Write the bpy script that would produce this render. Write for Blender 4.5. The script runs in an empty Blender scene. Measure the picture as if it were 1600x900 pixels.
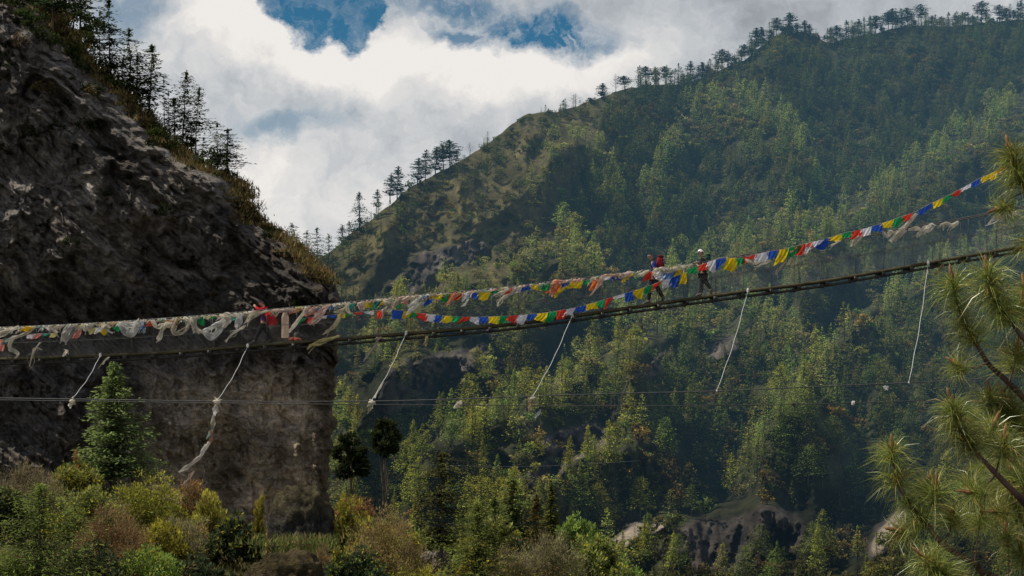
import bpy, math, random
import numpy as np
R = math.radians
scene = bpy.context.scene
COL = scene.collection
F = 3000.0
TH = R(2.862)
CT, ST = math.cos(TH), math.sin(TH)

# ---------------------------------------------------------------- camera
cam_d = bpy.data.cameras.new('camera')
cam = bpy.data.objects.new('camera', cam_d)
COL.objects.link(cam)
cam_d.sensor_width = 36
cam_d.lens = F * 36 / 1600
cam_d.clip_start = 0.5
cam_d.clip_end = 20000
cam.rotation_euler = (R(90) + TH, 0, 0)
scene.camera = cam

def P(px, py, D):
    """world point seen at photo pixel (px,py), at world depth D"""
    px = np.asarray(px, float); py = np.asarray(py, float); D = np.asarray(D, float)
    a = (px - 800) / F; b = (450 - py) / F
    dy = CT - b * ST; dz = ST + b * CT
    px, py, D = np.broadcast_arrays(px, py, D)
    return np.stack([a * D / dy, D, dz * D / dy], -1)

# ---------------------------------------------------------------- noise
def _h(ix, iy, iz, seed):
    n = (ix * 374761393 + iy * 668265263 + iz * 2147483647 + seed * 974634777) & 0xffffffff
    n = ((n ^ (n >> 13)) * 1274126177) & 0xffffffff
    n = n ^ (n >> 16)
    return (n & 0xffff) / 65535.0
def vnoise(p, seed=0):
    p = np.asarray(p, float)
    i = np.floor(p).astype(np.int64); f = p - i
    f = f * f * f * (f * (f * 6 - 15) + 10)
    x, y, z = i[..., 0], i[..., 1], i[..., 2]
    r = 0
    for dx in (0, 1):
        for dy in (0, 1):
            for dz in (0, 1):
                w = (f[..., 0] if dx else 1 - f[..., 0]) * (f[..., 1] if dy else 1 - f[..., 1]) * (f[..., 2] if dz else 1 - f[..., 2])
                r = r + w * _h(x + dx, y + dy, z + dz, seed)
    return r * 2 - 1
def fbm(p, oct=5, seed=0, gain=0.5, ridged=False):
    p = np.asarray(p, float); r = 0; a = 1; s = 0
    for o in range(oct):
        n = vnoise(p * (2.03 ** o) + o * 17.3, seed + o)
        if ridged: n = 1 - 2 * np.abs(n)
        r = r + a * n; s += a; a *= gain
    return r / s
def sst(a, b, x):
    t = np.clip((x - a) / (b - a), 0, 1)
    return t * t * (3 - 2 * t)
def poly(u, pts):
    pts = np.array(pts, float)
    return np.interp(u, pts[:, 0], pts[:, 1])

# ---------------------------------------------------------------- tags and meshes
def tag(o, label=None, cat=None, group=None, kind=None):
    if label: o['label'] = label
    if cat: o['category'] = cat
    if group: o['group'] = group
    if kind: o['kind'] = kind
    return o
def empty(name, loc=(0, 0, 0), rz=0, label=None, cat=None, group=None):
    o = bpy.data.objects.new(name, None)
    COL.objects.link(o); o.location = loc; o.rotation_euler = (0, 0, rz)
    o.empty_display_size = 0.2
    return tag(o, label, cat, group)
def mesh_np(name, V, faces, mat=None, col=None, smooth=False):
    """faces: list of int arrays (n,3) or (n,4)"""
    me = bpy.data.meshes.new(name)
    V = np.asarray(V, np.float32)
    faces = [np.asarray(f, np.int32) for f in faces if len(f)]
    me.vertices.add(len(V)); me.vertices.foreach_set('co', V.ravel())
    nl = sum(f.size for f in faces); npoly = sum(len(f) for f in faces)
    me.loops.add(nl); me.loops.foreach_set('vertex_index', np.concatenate([f.ravel() for f in faces]))
    me.polygons.add(npoly)
    sizes = np.concatenate([np.full(len(f), f.shape[1], np.int32) for f in faces])
    starts = np.concatenate([[0], np.cumsum(sizes)[:-1]]).astype(np.int32)
    me.polygons.foreach_set('loop_start', starts)
    if smooth: me.polygons.foreach_set('use_smooth', np.ones(npoly, bool))
    me.update(calc_edges=True)
    if col is not None:
        c = np.ones((len(V), 4), np.float32); c[:, :3] = col
        at = me.attributes.new('Col', 'FLOAT_COLOR', 'POINT')
        at.data.foreach_set('color', c.ravel())
    if mat: me.materials.append(mat)
    return me
def link(name, me, parent=None, loc=None):
    o = bpy.data.objects.new(name, me); COL.objects.link(o)
    if parent is not None: o.parent = parent
    if loc is not None: o.location = loc
    return o
class MB:
    """collects vertices, faces and colours, then links them as one mesh"""
    def __init__(s): s.V = []; s.F3 = []; s.F4 = []; s.C = []; s.n = 0
    def add(s, V, f, col=(1, 1, 1)):
        V = np.asarray(V, float).reshape(-1, 3); f = np.asarray(f, np.int64)
        s.V.append(V)
        c = np.empty((len(V), 3)); c[:] = col; s.C.append(c)
        if len(f): (s.F3 if f.shape[1] == 3 else s.F4).append(f + s.n)
        s.n += len(V); return s
    def mesh(s, name, mat, smooth=False):
        fs = []
        if s.F4: fs.append(np.concatenate(s.F4))
        if s.F3: fs.append(np.concatenate(s.F3))
        return mesh_np(name, np.concatenate(s.V), fs, mat, np.concatenate(s.C), smooth)
    def build(s, name, mat, parent=None, smooth=False, loc=None):
        V0 = None
        if loc is not None:
            l = np.asarray(loc, float); s.V = [v - l for v in s.V]
        return link(name, s.mesh(name, mat, smooth), parent, loc if parent is None else None)
def tube_g(pts, rad, sides=6, cap=True):
    pts = np.asarray(pts, float); n = len(pts)
    rad = np.broadcast_to(np.asarray(rad, float), (n,))
    t = np.gradient(pts, axis=0); t /= np.linalg.norm(t, axis=1, keepdims=True) + 1e-9
    up = np.array([0, 0, 1.0]) if abs(t[:, 2]).mean() < 0.8 else np.array([1.0, 0, 0])
    a = np.cross(t, up); a /= np.linalg.norm(a, axis=1, keepdims=True) + 1e-9
    b = np.cross(t, a)
    ang = np.linspace(0, 2 * np.pi, sides, endpoint=False)
    V = pts[:, None, :] + rad[:, None, None] * (a[:, None, :] * np.cos(ang)[None, :, None] + b[:, None, :] * np.sin(ang)[None, :, None])
    i = np.arange(n - 1)[:, None]; j = np.arange(sides)[None, :]; k = (j + 1) % sides
    f = np.stack([i * sides + j, i * sides + k, (i + 1) * sides + k, (i + 1) * sides + j], -1).reshape(-1, 4)
    V = V.reshape(-1, 3)
    if cap:
        V = np.concatenate([V, pts[:1], pts[-1:]]); c0, c1 = len(V) - 2, len(V) - 1
        jj = np.arange(sides); kk = (jj + 1) % sides
        # caps as degenerate-free quads are not possible: return triangles folded as quads pairs
        c = np.concatenate([np.stack([np.full(sides, c0), kk, jj], -1), np.stack([np.full(sides, c1), (n - 1) * sides + jj, (n - 1) * sides + kk], -1)])
        return V, f, c
    return V, f, None
def add_tube(mb, pts, rad, sides=6, col=(1, 1, 1), cap=True):
    V, f, c = tube_g(pts, rad, sides, cap)
    n0 = mb.n; mb.add(V, f, col)
    if c is not None: mb.F3.append(c + n0)
    return mb
def spl(pts, n):
    """smooth resample of a 3D polyline (catmull-rom)"""
    p = np.asarray(pts, float)
    if len(p) < 3: return p[0] + (p[-1] - p[0]) * np.linspace(0, 1, n)[:, None]
    q = np.concatenate([[2 * p[0] - p[1]], p, [2 * p[-1] - p[-2]]])
    m = len(p) - 1; t = np.linspace(0, m - 1e-6, n); i = t.astype(int); f = (t - i)[:, None]
    a, b, c, d = q[i], q[i + 1], q[i + 2], q[i + 3]
    return 0.5 * (2 * b + (c - a) * f + (2 * a - 5 * b + 4 * c - d) * f ** 2 + (3 * b - a - 3 * c + d) * f ** 3)
def add_box(mb, c, s, M=None, col=(1, 1, 1)):
    c = np.asarray(c, float); h = np.asarray(s, float) / 2
    V = np.array([[x, y, z] for x in (-1, 1) for y in (-1, 1) for z in (-1, 1)], float) * h
    if M is not None: V = V @ np.asarray(M).T
    f = [[0, 1, 3, 2], [4, 6, 7, 5], [0, 4, 5, 1], [2, 3, 7, 6], [0, 2, 6, 4], [1, 5, 7, 3]]
    return mb.add(V + c, f, col)

# ---------------------------------------------------------------- materials
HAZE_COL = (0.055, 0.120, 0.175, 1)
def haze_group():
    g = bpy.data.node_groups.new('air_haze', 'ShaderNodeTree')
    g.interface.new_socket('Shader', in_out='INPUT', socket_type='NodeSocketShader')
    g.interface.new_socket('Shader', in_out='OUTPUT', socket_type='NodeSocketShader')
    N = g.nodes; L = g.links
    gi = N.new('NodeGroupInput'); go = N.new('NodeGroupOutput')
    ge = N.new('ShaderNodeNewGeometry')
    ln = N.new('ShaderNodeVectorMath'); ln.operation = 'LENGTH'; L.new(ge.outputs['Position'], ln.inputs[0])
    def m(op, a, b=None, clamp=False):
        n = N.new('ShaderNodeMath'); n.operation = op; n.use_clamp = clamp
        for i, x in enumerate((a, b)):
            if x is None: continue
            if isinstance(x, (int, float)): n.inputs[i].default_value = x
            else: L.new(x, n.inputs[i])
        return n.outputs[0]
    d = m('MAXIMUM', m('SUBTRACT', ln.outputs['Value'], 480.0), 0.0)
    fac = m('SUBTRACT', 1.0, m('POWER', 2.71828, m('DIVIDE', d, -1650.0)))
    em = N.new('ShaderNodeEmission'); em.inputs['Color'].default_value = HAZE_COL; em.inputs['Strength'].default_value = 1.0  # haze painted in as a blue glow mixed over distant surfaces
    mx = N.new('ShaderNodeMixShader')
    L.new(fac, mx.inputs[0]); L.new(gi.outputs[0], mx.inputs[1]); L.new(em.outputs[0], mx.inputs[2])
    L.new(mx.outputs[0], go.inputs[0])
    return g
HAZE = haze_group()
class NT:
    def __init__(s, name, haze=False):
        s.mat = bpy.data.materials.new(name); s.mat.use_nodes = True
        s.t = s.mat.node_tree; s.N = s.t.nodes; s.L = s.t.links; s.N.clear(); s.haze = haze
        s.out = s.N.new('ShaderNodeOutputMaterial')
    def n(s, typ, **kw):
        x = s.N.new(typ)
        for k, v in kw.items(): setattr(x, k, v)
        return x
    def link(s, a, b): s.L.new(a, b)
    def val(s, sock, v):
        if isinstance(v, bpy.types.NodeSocket): s.L.new(v, sock)
        elif isinstance(v, tuple) and len(v) == 3 and sock.type == 'RGBA': sock.default_value = (*v, 1)
        else: sock.default_value = v
    def math(s, op, a, b=0.0, clamp=False):
        x = s.n('ShaderNodeMath', operation=op, use_clamp=clamp); s.val(x.inputs[0], a); s.val(x.inputs[1], b); return x.outputs[0]
    def mix(s, f, a, b, mode='MIX'):
        x = s.n('ShaderNodeMix', data_type='RGBA', blend_type=mode); x.clamp_factor = True
        s.val(x.inputs[0], f); s.val(x.inputs[6], a); s.val(x.inputs[7], b); return x.outputs[2]
    def noise(s, vec, scale, detail=6, rough=0.6, dist=0.0):
        x = s.n('ShaderNodeTexNoise'); s.val(x.inputs['Scale'], scale); s.val(x.inputs['Detail'], detail)
        s.val(x.inputs['Roughness'], rough); s.val(x.inputs['Distortion'], dist)
        if vec is not None: s.L.new(vec, x.inputs['Vector'])
        return x.outputs[0]
    def ramp(s, f, a, b, lo=0.0, hi=1.0):
        x = s.n('ShaderNodeMapRange'); s.val(x.inputs[0], f); s.val(x.inputs[1], a); s.val(x.inputs[2], b)
        s.val(x.inputs[3], lo); s.val(x.inputs[4], hi); return x.outputs[0]
    def pos(s, sc=(1, 1, 1)):
        g = s.n('ShaderNodeNewGeometry'); m = s.n('ShaderNodeVectorMath', operation='MULTIPLY')
        s.L.new(g.outputs['Position'], m.inputs[0]); m.inputs[1].default_value = sc; return m.outputs[0]
    def attr(s):
        a = s.n('ShaderNodeAttribute'); a.attribute_name = 'Col'; return a.outputs['Color']
    def bump(s, h, strength, dist):
        b = s.n('ShaderNodeBump'); b.inputs['Strength'].default_value = strength; b.inputs['Distance'].default_value = dist
        s.L.new(h, b.inputs['Height']); return b.outputs[0]
    def bsdf(s, col, rough=0.8, normal=None, spec=0.2, metal=0.0):
        b = s.n('ShaderNodeBsdfPrincipled'); s.val(b.inputs['Base Color'], col); s.val(b.inputs['Roughness'], rough)
        b.inputs['Specular IOR Level'].default_value = spec; b.inputs['Metallic'].default_value = metal
        if normal is not None: s.L.new(normal, b.inputs['Normal'])
        return b.outputs[0]
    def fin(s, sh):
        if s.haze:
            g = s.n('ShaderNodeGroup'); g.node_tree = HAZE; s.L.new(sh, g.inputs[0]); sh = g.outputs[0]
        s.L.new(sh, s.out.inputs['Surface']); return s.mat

def foliage_mat(name, haze=True, trans=0.35, scale=0.35, spec=0.0):
    m = NT(name, haze); c = m.attr()
    oi = m.n('ShaderNodeObjectInfo')
    v = m.noise(m.pos(), scale, 3, 0.6)
    k = m.math('ADD', m.ramp(v, 0.3, 0.7, 0.65, 1.3), m.math('MULTIPLY', m.math('SUBTRACT', oi.outputs['Random'], 0.5), 0.35))
    hsv = m.n('ShaderNodeHueSaturation'); m.val(hsv.inputs['Value'], k); m.link(c, hsv.inputs['Color'])
    m.val(hsv.inputs['Hue'], m.ramp(oi.outputs['Random'], 0, 1, 0.485, 0.515))
    d = m.n('ShaderNodeBsdfDiffuse'); m.link(hsv.outputs[0], d.inputs[0])
    t = m.n('ShaderNodeBsdfTranslucent'); m.link(hsv.outputs[0], t.inputs[0])
    x = m.n('ShaderNodeMixShader'); x.inputs[0].default_value = trans
    m.link(d.outputs[0], x.inputs[1]); m.link(t.outputs[0], x.inputs[2]); sh = x.outputs[0]
    if spec:
        g = m.n('ShaderNodeBsdfGlossy'); g.inputs['Roughness'].default_value = 0.35
        g.inputs['Color'].default_value = (0.9, 0.95, 0.8, 1)
        y = m.n('ShaderNodeMixShader'); y.inputs[0].default_value = spec
        m.link(sh, y.inputs[1]); m.link(g.outputs[0], y.inputs[2]); sh = y.outputs[0]
    return m.fin(sh)
M = {}
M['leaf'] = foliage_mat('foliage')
M['leaf_near'] = foliage_mat('near_foliage', False, 0.4, 1.2)
M['needle'] = foliage_mat('pine_needles', False, 0.4, 3.0, 0.05)
def bark_mat():
    m = NT('bark', True); c = m.attr(); v = m.noise(m.pos((3, 3, 0.8)), 3.0, 5)
    col = m.mix(m.ramp(v, 0.35, 0.65), (0.4, 0.4, 0.4), (1.3, 1.25, 1.2))
    return m.fin(m.bsdf(m.mix(1.0, c, col, 'MULTIPLY'), 0.9, m.bump(v, 0.6, 0.05)))
M['bark'] = bark_mat()
def cloth_mat():
    m = NT('cloth', False); c = m.attr()
    v = m.noise(m.pos(), 9.0, 5, 0.65)
    w = m.noise(m.pos((1, 1, 3)), 40.0, 2)
    c2 = m.mix(1.0, c, m.mix(m.ramp(v, 0.3, 0.62), (0.82, 0.8, 0.75), (1.05, 1.05, 1.05)), 'MULTIPLY')
    d = m.n('ShaderNodeBsdfDiffuse'); m.link(c2, d.inputs[0]); m.link(m.bump(w, 0.3, 0.01), d.inputs['Normal'])
    t = m.n('ShaderNodeBsdfTranslucent'); m.link(c2, t.inputs[0])
    x = m.n('ShaderNodeMixShader'); x.inputs[0].default_value = 0.5
    m.link(d.outputs[0], x.inputs[1]); m.link(t.outputs[0], x.inputs[2]); return m.fin(x.outputs[0])
M['cloth'] = cloth_mat()
def plain_mat(name, rough=0.7, spec=0.3, metal=0.0, sc=6.0, lo=0.7, hi=1.2):
    m = NT(name, False); v = m.noise(m.pos(), sc, 5)
    return m.fin(m.bsdf(m.mix(1.0, m.attr(), m.mix(m.ramp(v, 0.3, 0.7), (lo,) * 3, (hi,) * 3), 'MULTIPLY'), rough, m.bump(v, 0.3, 0.01), spec, metal))
M['garment'] = plain_mat('garment_fabric', 0.9, 0.1, sc=14)
M['skin'] = plain_mat('skin', 0.55, 0.3, sc=30, lo=0.9, hi=1.08)
M['steel'] = plain_mat('weathered_steel', 0.55, 0.4, 0.3, sc=4, lo=0.5, hi=1.3)
M['wood'] = plain_mat('weathered_planks', 0.9, 0.1, 0, sc=2.5, lo=0.5, hi=1.3)
M['rope'] = plain_mat('rope', 0.9, 0.1, 0, sc=20, lo=0.75, hi=1.1)
# ---------------------------------------------------------------- tree generators (unit: metres, base at origin)
def rhombi(C, A, B, col, colj=0.18, rng=None):
    """quads centred C with half axes A,B ; returns V,F,Col"""
    n = len(C)
    V = np.stack([C - A, C + B, C + A, C - B], 1).reshape(-1, 3)
    f = np.arange(n * 4).reshape(n, 4)
    c = np.repeat(np.asarray(col, float).reshape(n, 3) * (1 + colj * (rng.random((n, 1)) * 2 - 1)), 4, 0)
    return V, f, c
def unit(v): return v / (np.linalg.norm(v, axis=-1, keepdims=True) + 1e-9)

def conifer(seed, h=10., r=2.2, base=0.12, nb=30, nk=5, leaf=0.6, droop=0.25, up=0.0, shape=0.8, irr=0.3, gap=0.0,
            c_in=(0.035, 0.06, 0.02), c_tip=(0.16, 0.2, 0.045), lean=0.0, flat=0.35, trunk_r=None, trunk_c=(0.10, 0.08, 0.06), aspect=0.55, limbs=False, sec=0.32, bulge=0.0):
    rng = np.random.default_rng(seed)
    t = np.sort(rng.random(nb) ** 1.05)
    if gap > 0:   # whorls with open air between
        nw = max(4, int(nb / 5)); t = (np.floor(t * nw) + rng.normal(0, 0.12, nb) + 0.5) / nw; t = np.clip(t, 0, 1)
    prof = (1 - t) ** shape * (1 - bulge) + bulge * np.sqrt(np.clip(1 - (2 * t - 0.9) ** 2, 0, 1)) + 0.05
    sidew = 1 + irr * np.sin(rng.random() * 6.28 + np.arange(nb) * 2.4)
    ln = r * prof * (1 - irr + 2 * irr * rng.random(nb)) * (0.7 + 0.3 * sidew)
    az = np.arange(nb) * 2.39996 + rng.normal(0, 0.5, nb)
    zb = h * (base + (1 - base) * t)
    s = (np.arange(nk) + rng.random((nb, nk)) * 0.9 + 0.35) / nk
    s = np.clip(s, 0.1, 1.05)
    d = np.stack([np.cos(az), np.sin(az), np.zeros(nb)], -1)
    lat = np.stack([-np.sin(az), np.cos(az), np.zeros(nb)], -1)
    off = rng.normal(0, 1, (nb, nk)) * sec * ln[:, None] * (1.1 - 0.75 * s) * np.minimum(s * 2, 1)
    dz = (up - droop) * ln[:, None] * s + droop * 0.6 * ln[:, None] * s ** 3 + rng.normal(0, 1, (nb, nk)) * 0.05 * r
    C = d[:, None] * (ln[:, None] * s)[..., None] + lat[:, None] * off[..., None]
    C[..., 2] += zb[:, None] + dz
    C = C.reshape(-1, 3)
    tt = np.repeat(t, nk); ss = s.reshape(-1)
    n = len(C)
    sz = leaf * (0.55 + 0.7 * rng.random(n)) * (1.05 - 0.45 * tt)
    D = unit(np.repeat(d, nk, 0) + lat.repeat(nk, 0) * rng.normal(0, 0.8, (n, 1)) + np.array([0, 0, 1.0]) * rng.normal(-0.1, flat, (n, 1)))
    up_ = unit(rng.normal(0, flat, (n, 3)) + np.array([0, 0, 1.0]))
    Bx = unit(np.cross(D, up_))
    k = np.clip(ss ** 1.5 * 0.8 + 0.25 * tt + rng.normal(0, 0.07, n), 0, 1)[:, None]  # crown shading painted in: darker inside and low, lighter tips and top
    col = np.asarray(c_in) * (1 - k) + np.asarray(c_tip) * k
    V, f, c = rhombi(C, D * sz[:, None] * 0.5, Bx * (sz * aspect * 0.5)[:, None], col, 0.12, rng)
    # leader
    V2 = np.array([[0.02 * h, 0, h * 0.9], [0, 0.02 * h, h * 0.9], [-0.015 * h, -0.01 * h, h * 0.9], [0, 0, h * 1.03]])
    trunk = MB(); tr = trunk_r or h * 0.012 + 0.04
    z = np.linspace(-0.05, 0.97, 7); w = np.cumsum(rng.normal(0, 0.006 * h, (7, 2)), 0); w -= w[0]
    pts = np.stack([w[:, 0], w[:, 1], z * h], -1)
    def bend(Q):
        q = np.array(Q, float); zz = np.clip(q[:, 2] / h, 0, 1)
        q[:, 0] += np.interp(zz, z, w[:, 0]) + lean * h * zz ** 1.5; q[:, 1] += np.interp(zz, z, w[:, 1]); return q
    pts[:, :2] = 0
    add_tube(trunk, bend(pts), tr * np.linspace(1.15, 0.12, 7), 6, trunk_c)
    if limbs:
        for i in range(nb):
            q = np.linspace(0, 0.9, 4)
            L = d[i] * ln[i] * q[:, None]; L[:, 2] += zb[i] + (up - droop) * ln[i] * q + droop * 0.6 * ln[i] * q ** 3
            add_tube(trunk, bend(L), tr * 0.22 * np.linspace(1, 0.25, 4), 3, trunk_c, cap=False)
    V = bend(V); n0 = len(V)
    V = np.concatenate([V, bend(V2)]); c = np.concatenate([c, np.tile(np.asarray(c_tip) * 0.7, (4, 1))])
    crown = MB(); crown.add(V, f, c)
    crown.F3.append(np.array([[0, 1, 3], [1, 2, 3], [2, 0, 3]]) + n0)
    return crown, trunk

def leafy(seed, lobes, n=400, leaf=0.4, c_in=(0.04, 0.06, 0.02), c_tip=(0.14, 0.16, 0.04), upness=0.0, aspect=0.6, fill=0.45, stems=6,
          trunk_c=(0.11, 0.09, 0.07), stem_r=0.05, twig=0, twig_c=(0.16, 0.12, 0.09), c_alt=None, alt=0.0):
    """lobes: list of (x,y,z,rx,ry,rz) ; leaves on and in each lobe, stems from the ground to each lobe"""
    rng = np.random.default_rng(seed)
    lobes = np.array(lobes, float); w = (lobes[:, 3] * lobes[:, 5]); w /= w.sum()
    li = rng.choice(len(lobes), n, p=w); Lb = lobes[li]
    dirs = unit(rng.normal(0, 1, (n, 3)))
    # clumps: leaves gather round random sub-centres of the lobe
    K = 14
    sub = unit(rng.normal(0, 1, (len(lobes), K, 3))) * (fill + (1 - fill) * rng.random((len(lobes), K, 1)))
    cc = sub[li, rng.integers(0, K, n)]
    local = cc + dirs * 0.34 * rng.random((n, 1)) ** 0.5
    C = Lb[:, :3] + local * Lb[:, 3:]
    rad = np.linalg.norm(local, axis=1)
    sz = leaf * (0.5 + rng.random(n))
    D = unit(dirs + np.array([0, 0, upness]) + unit(local) * 0.5)
    Bx = unit(np.cross(D, rng.normal(0, 1, (n, 3))))
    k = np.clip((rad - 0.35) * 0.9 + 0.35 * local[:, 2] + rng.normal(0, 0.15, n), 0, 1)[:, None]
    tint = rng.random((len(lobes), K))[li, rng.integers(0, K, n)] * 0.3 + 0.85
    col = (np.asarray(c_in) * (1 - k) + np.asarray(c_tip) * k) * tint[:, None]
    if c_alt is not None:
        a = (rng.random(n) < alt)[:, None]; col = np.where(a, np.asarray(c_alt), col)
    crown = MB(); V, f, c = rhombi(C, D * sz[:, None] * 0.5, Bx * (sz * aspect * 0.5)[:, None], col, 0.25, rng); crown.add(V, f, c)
    trunk = MB()
    for i in range(stems):
        Lb = lobes[i % len(lobes)]; e = Lb[:3] + rng.normal(0, 0.3, 3) * Lb[3:]
        b = np.array([rng.normal(0, stem_r), rng.normal(0, stem_r), -0.1])
        m1 = b * 0.6 + e * 0.4 + np.array([0, 0, 0.1]) * e[2] + rng.normal(0, 0.06, 3) * Lb[3]
        add_tube(trunk, spl([b, m1, e], 7), stem_r * np.linspace(1, 0.25, 7), 5, trunk_c, cap=False)
    for i in range(twig):
        Lb = lobes[rng.integers(len(lobes))]; d = unit(rng.normal(0, 1, 3) + np.array([0, 0, 0.7 + upness]))
        a = Lb[:3] + d * Lb[3:] * 0.3; e = Lb[:3] + d * Lb[3:] * (1.0 + 0.25 * rng.random()); e[2] += 0.05
        mid = (a + e) / 2 + rng.normal(0, 0.05, 3) * Lb[3]
        add_tube(trunk, spl([a, mid, e], 4), stem_r * 0.22 * np.linspace(1, 0.3, 4), 3, twig_c, cap=False)
    return crown, trunk

def bare(seed, h=8., r=2., nb=26, c=(0.14, 0.12, 0.10), up=0.8, base=0.25, tr=None, twigs=3):
    rng = np.random.default_rng(seed); tk = MB(); tr = tr or h * 0.014
    add_tube(tk, np.array([[0, 0, -0.3], [0.02 * h, 0, h * 0.4], [0, 0.01 * h, h * 0.75], [0.01 * h, 0, h]]), tr * np.array([1, 0.7, 0.4, 0.1]), 6, c)
    br = MB()
    for i in range(nb):
        t = base + (1 - base) * (i + rng.random()) / nb; az = i * 2.4; L = r * (0.4 + 0.6 * rng.random()) * (1.05 - t) / (1.05 - base) + 0.1 * r
        d = np.array([math.cos(az), math.sin(az), up * (0.6 + 0.6 * rng.random())]); a = np.array([0, 0, h * t * 0.97])
        e = a + d * L; m = (a + e) / 2 - np.array([0, 0, 0.08 * L]) + rng.normal(0, 0.05 * L, 3)
        add_tube(br, spl([a, m, e], 4), tr * 0.3 * np.linspace(1, 0.2, 4), 3, c, cap=False)
        for k in range(twigs):
            s = 0.4 + 0.5 * rng.random(); p = a + (e - a) * s; e2 = p + unit(d + rng.normal(0, 0.5, 3)) * L * 0.4
            add_tube(br, np.stack([p, e2]), tr * 0.14 * np.array([1, 0.3]), 3, c, cap=False)
    return br, tk

ZV = np.array([0, 0, 1.0])
def plant_thing(name, parts, loc, label, cat, group=None, rz=0.0, sc=1.0, crown_mat='leaf', meshes=None, sx=1.0, crown_name='crown', trunk_name='trunk'):
    """parts=(crown MB, trunk MB); meshes caches shared data. Returns the thing"""
    root = empty(name, tuple(float(v) for v in loc), rz, label, cat, group)
    root.scale = (sc * sx, sc * sx, sc)
    if meshes is None: meshes = (parts[0].mesh(crown_name, M[crown_mat]), parts[1].mesh(trunk_name, M['bark']))
    link(trunk_name, meshes[1], root); link(crown_name, meshes[0], root)
    return root

def ico(sub):
    import bmesh
    bm = bmesh.new(); bmesh.ops.create_icosphere(bm, subdivisions=sub, radius=1.0)
    V = np.array([v.co[:] for v in bm.verts]); f = np.array([[x.index for x in q.verts] for q in bm.faces]); bm.free(); return V, f
ICO5 = ico(5); ICO3 = ico(3)
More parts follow.
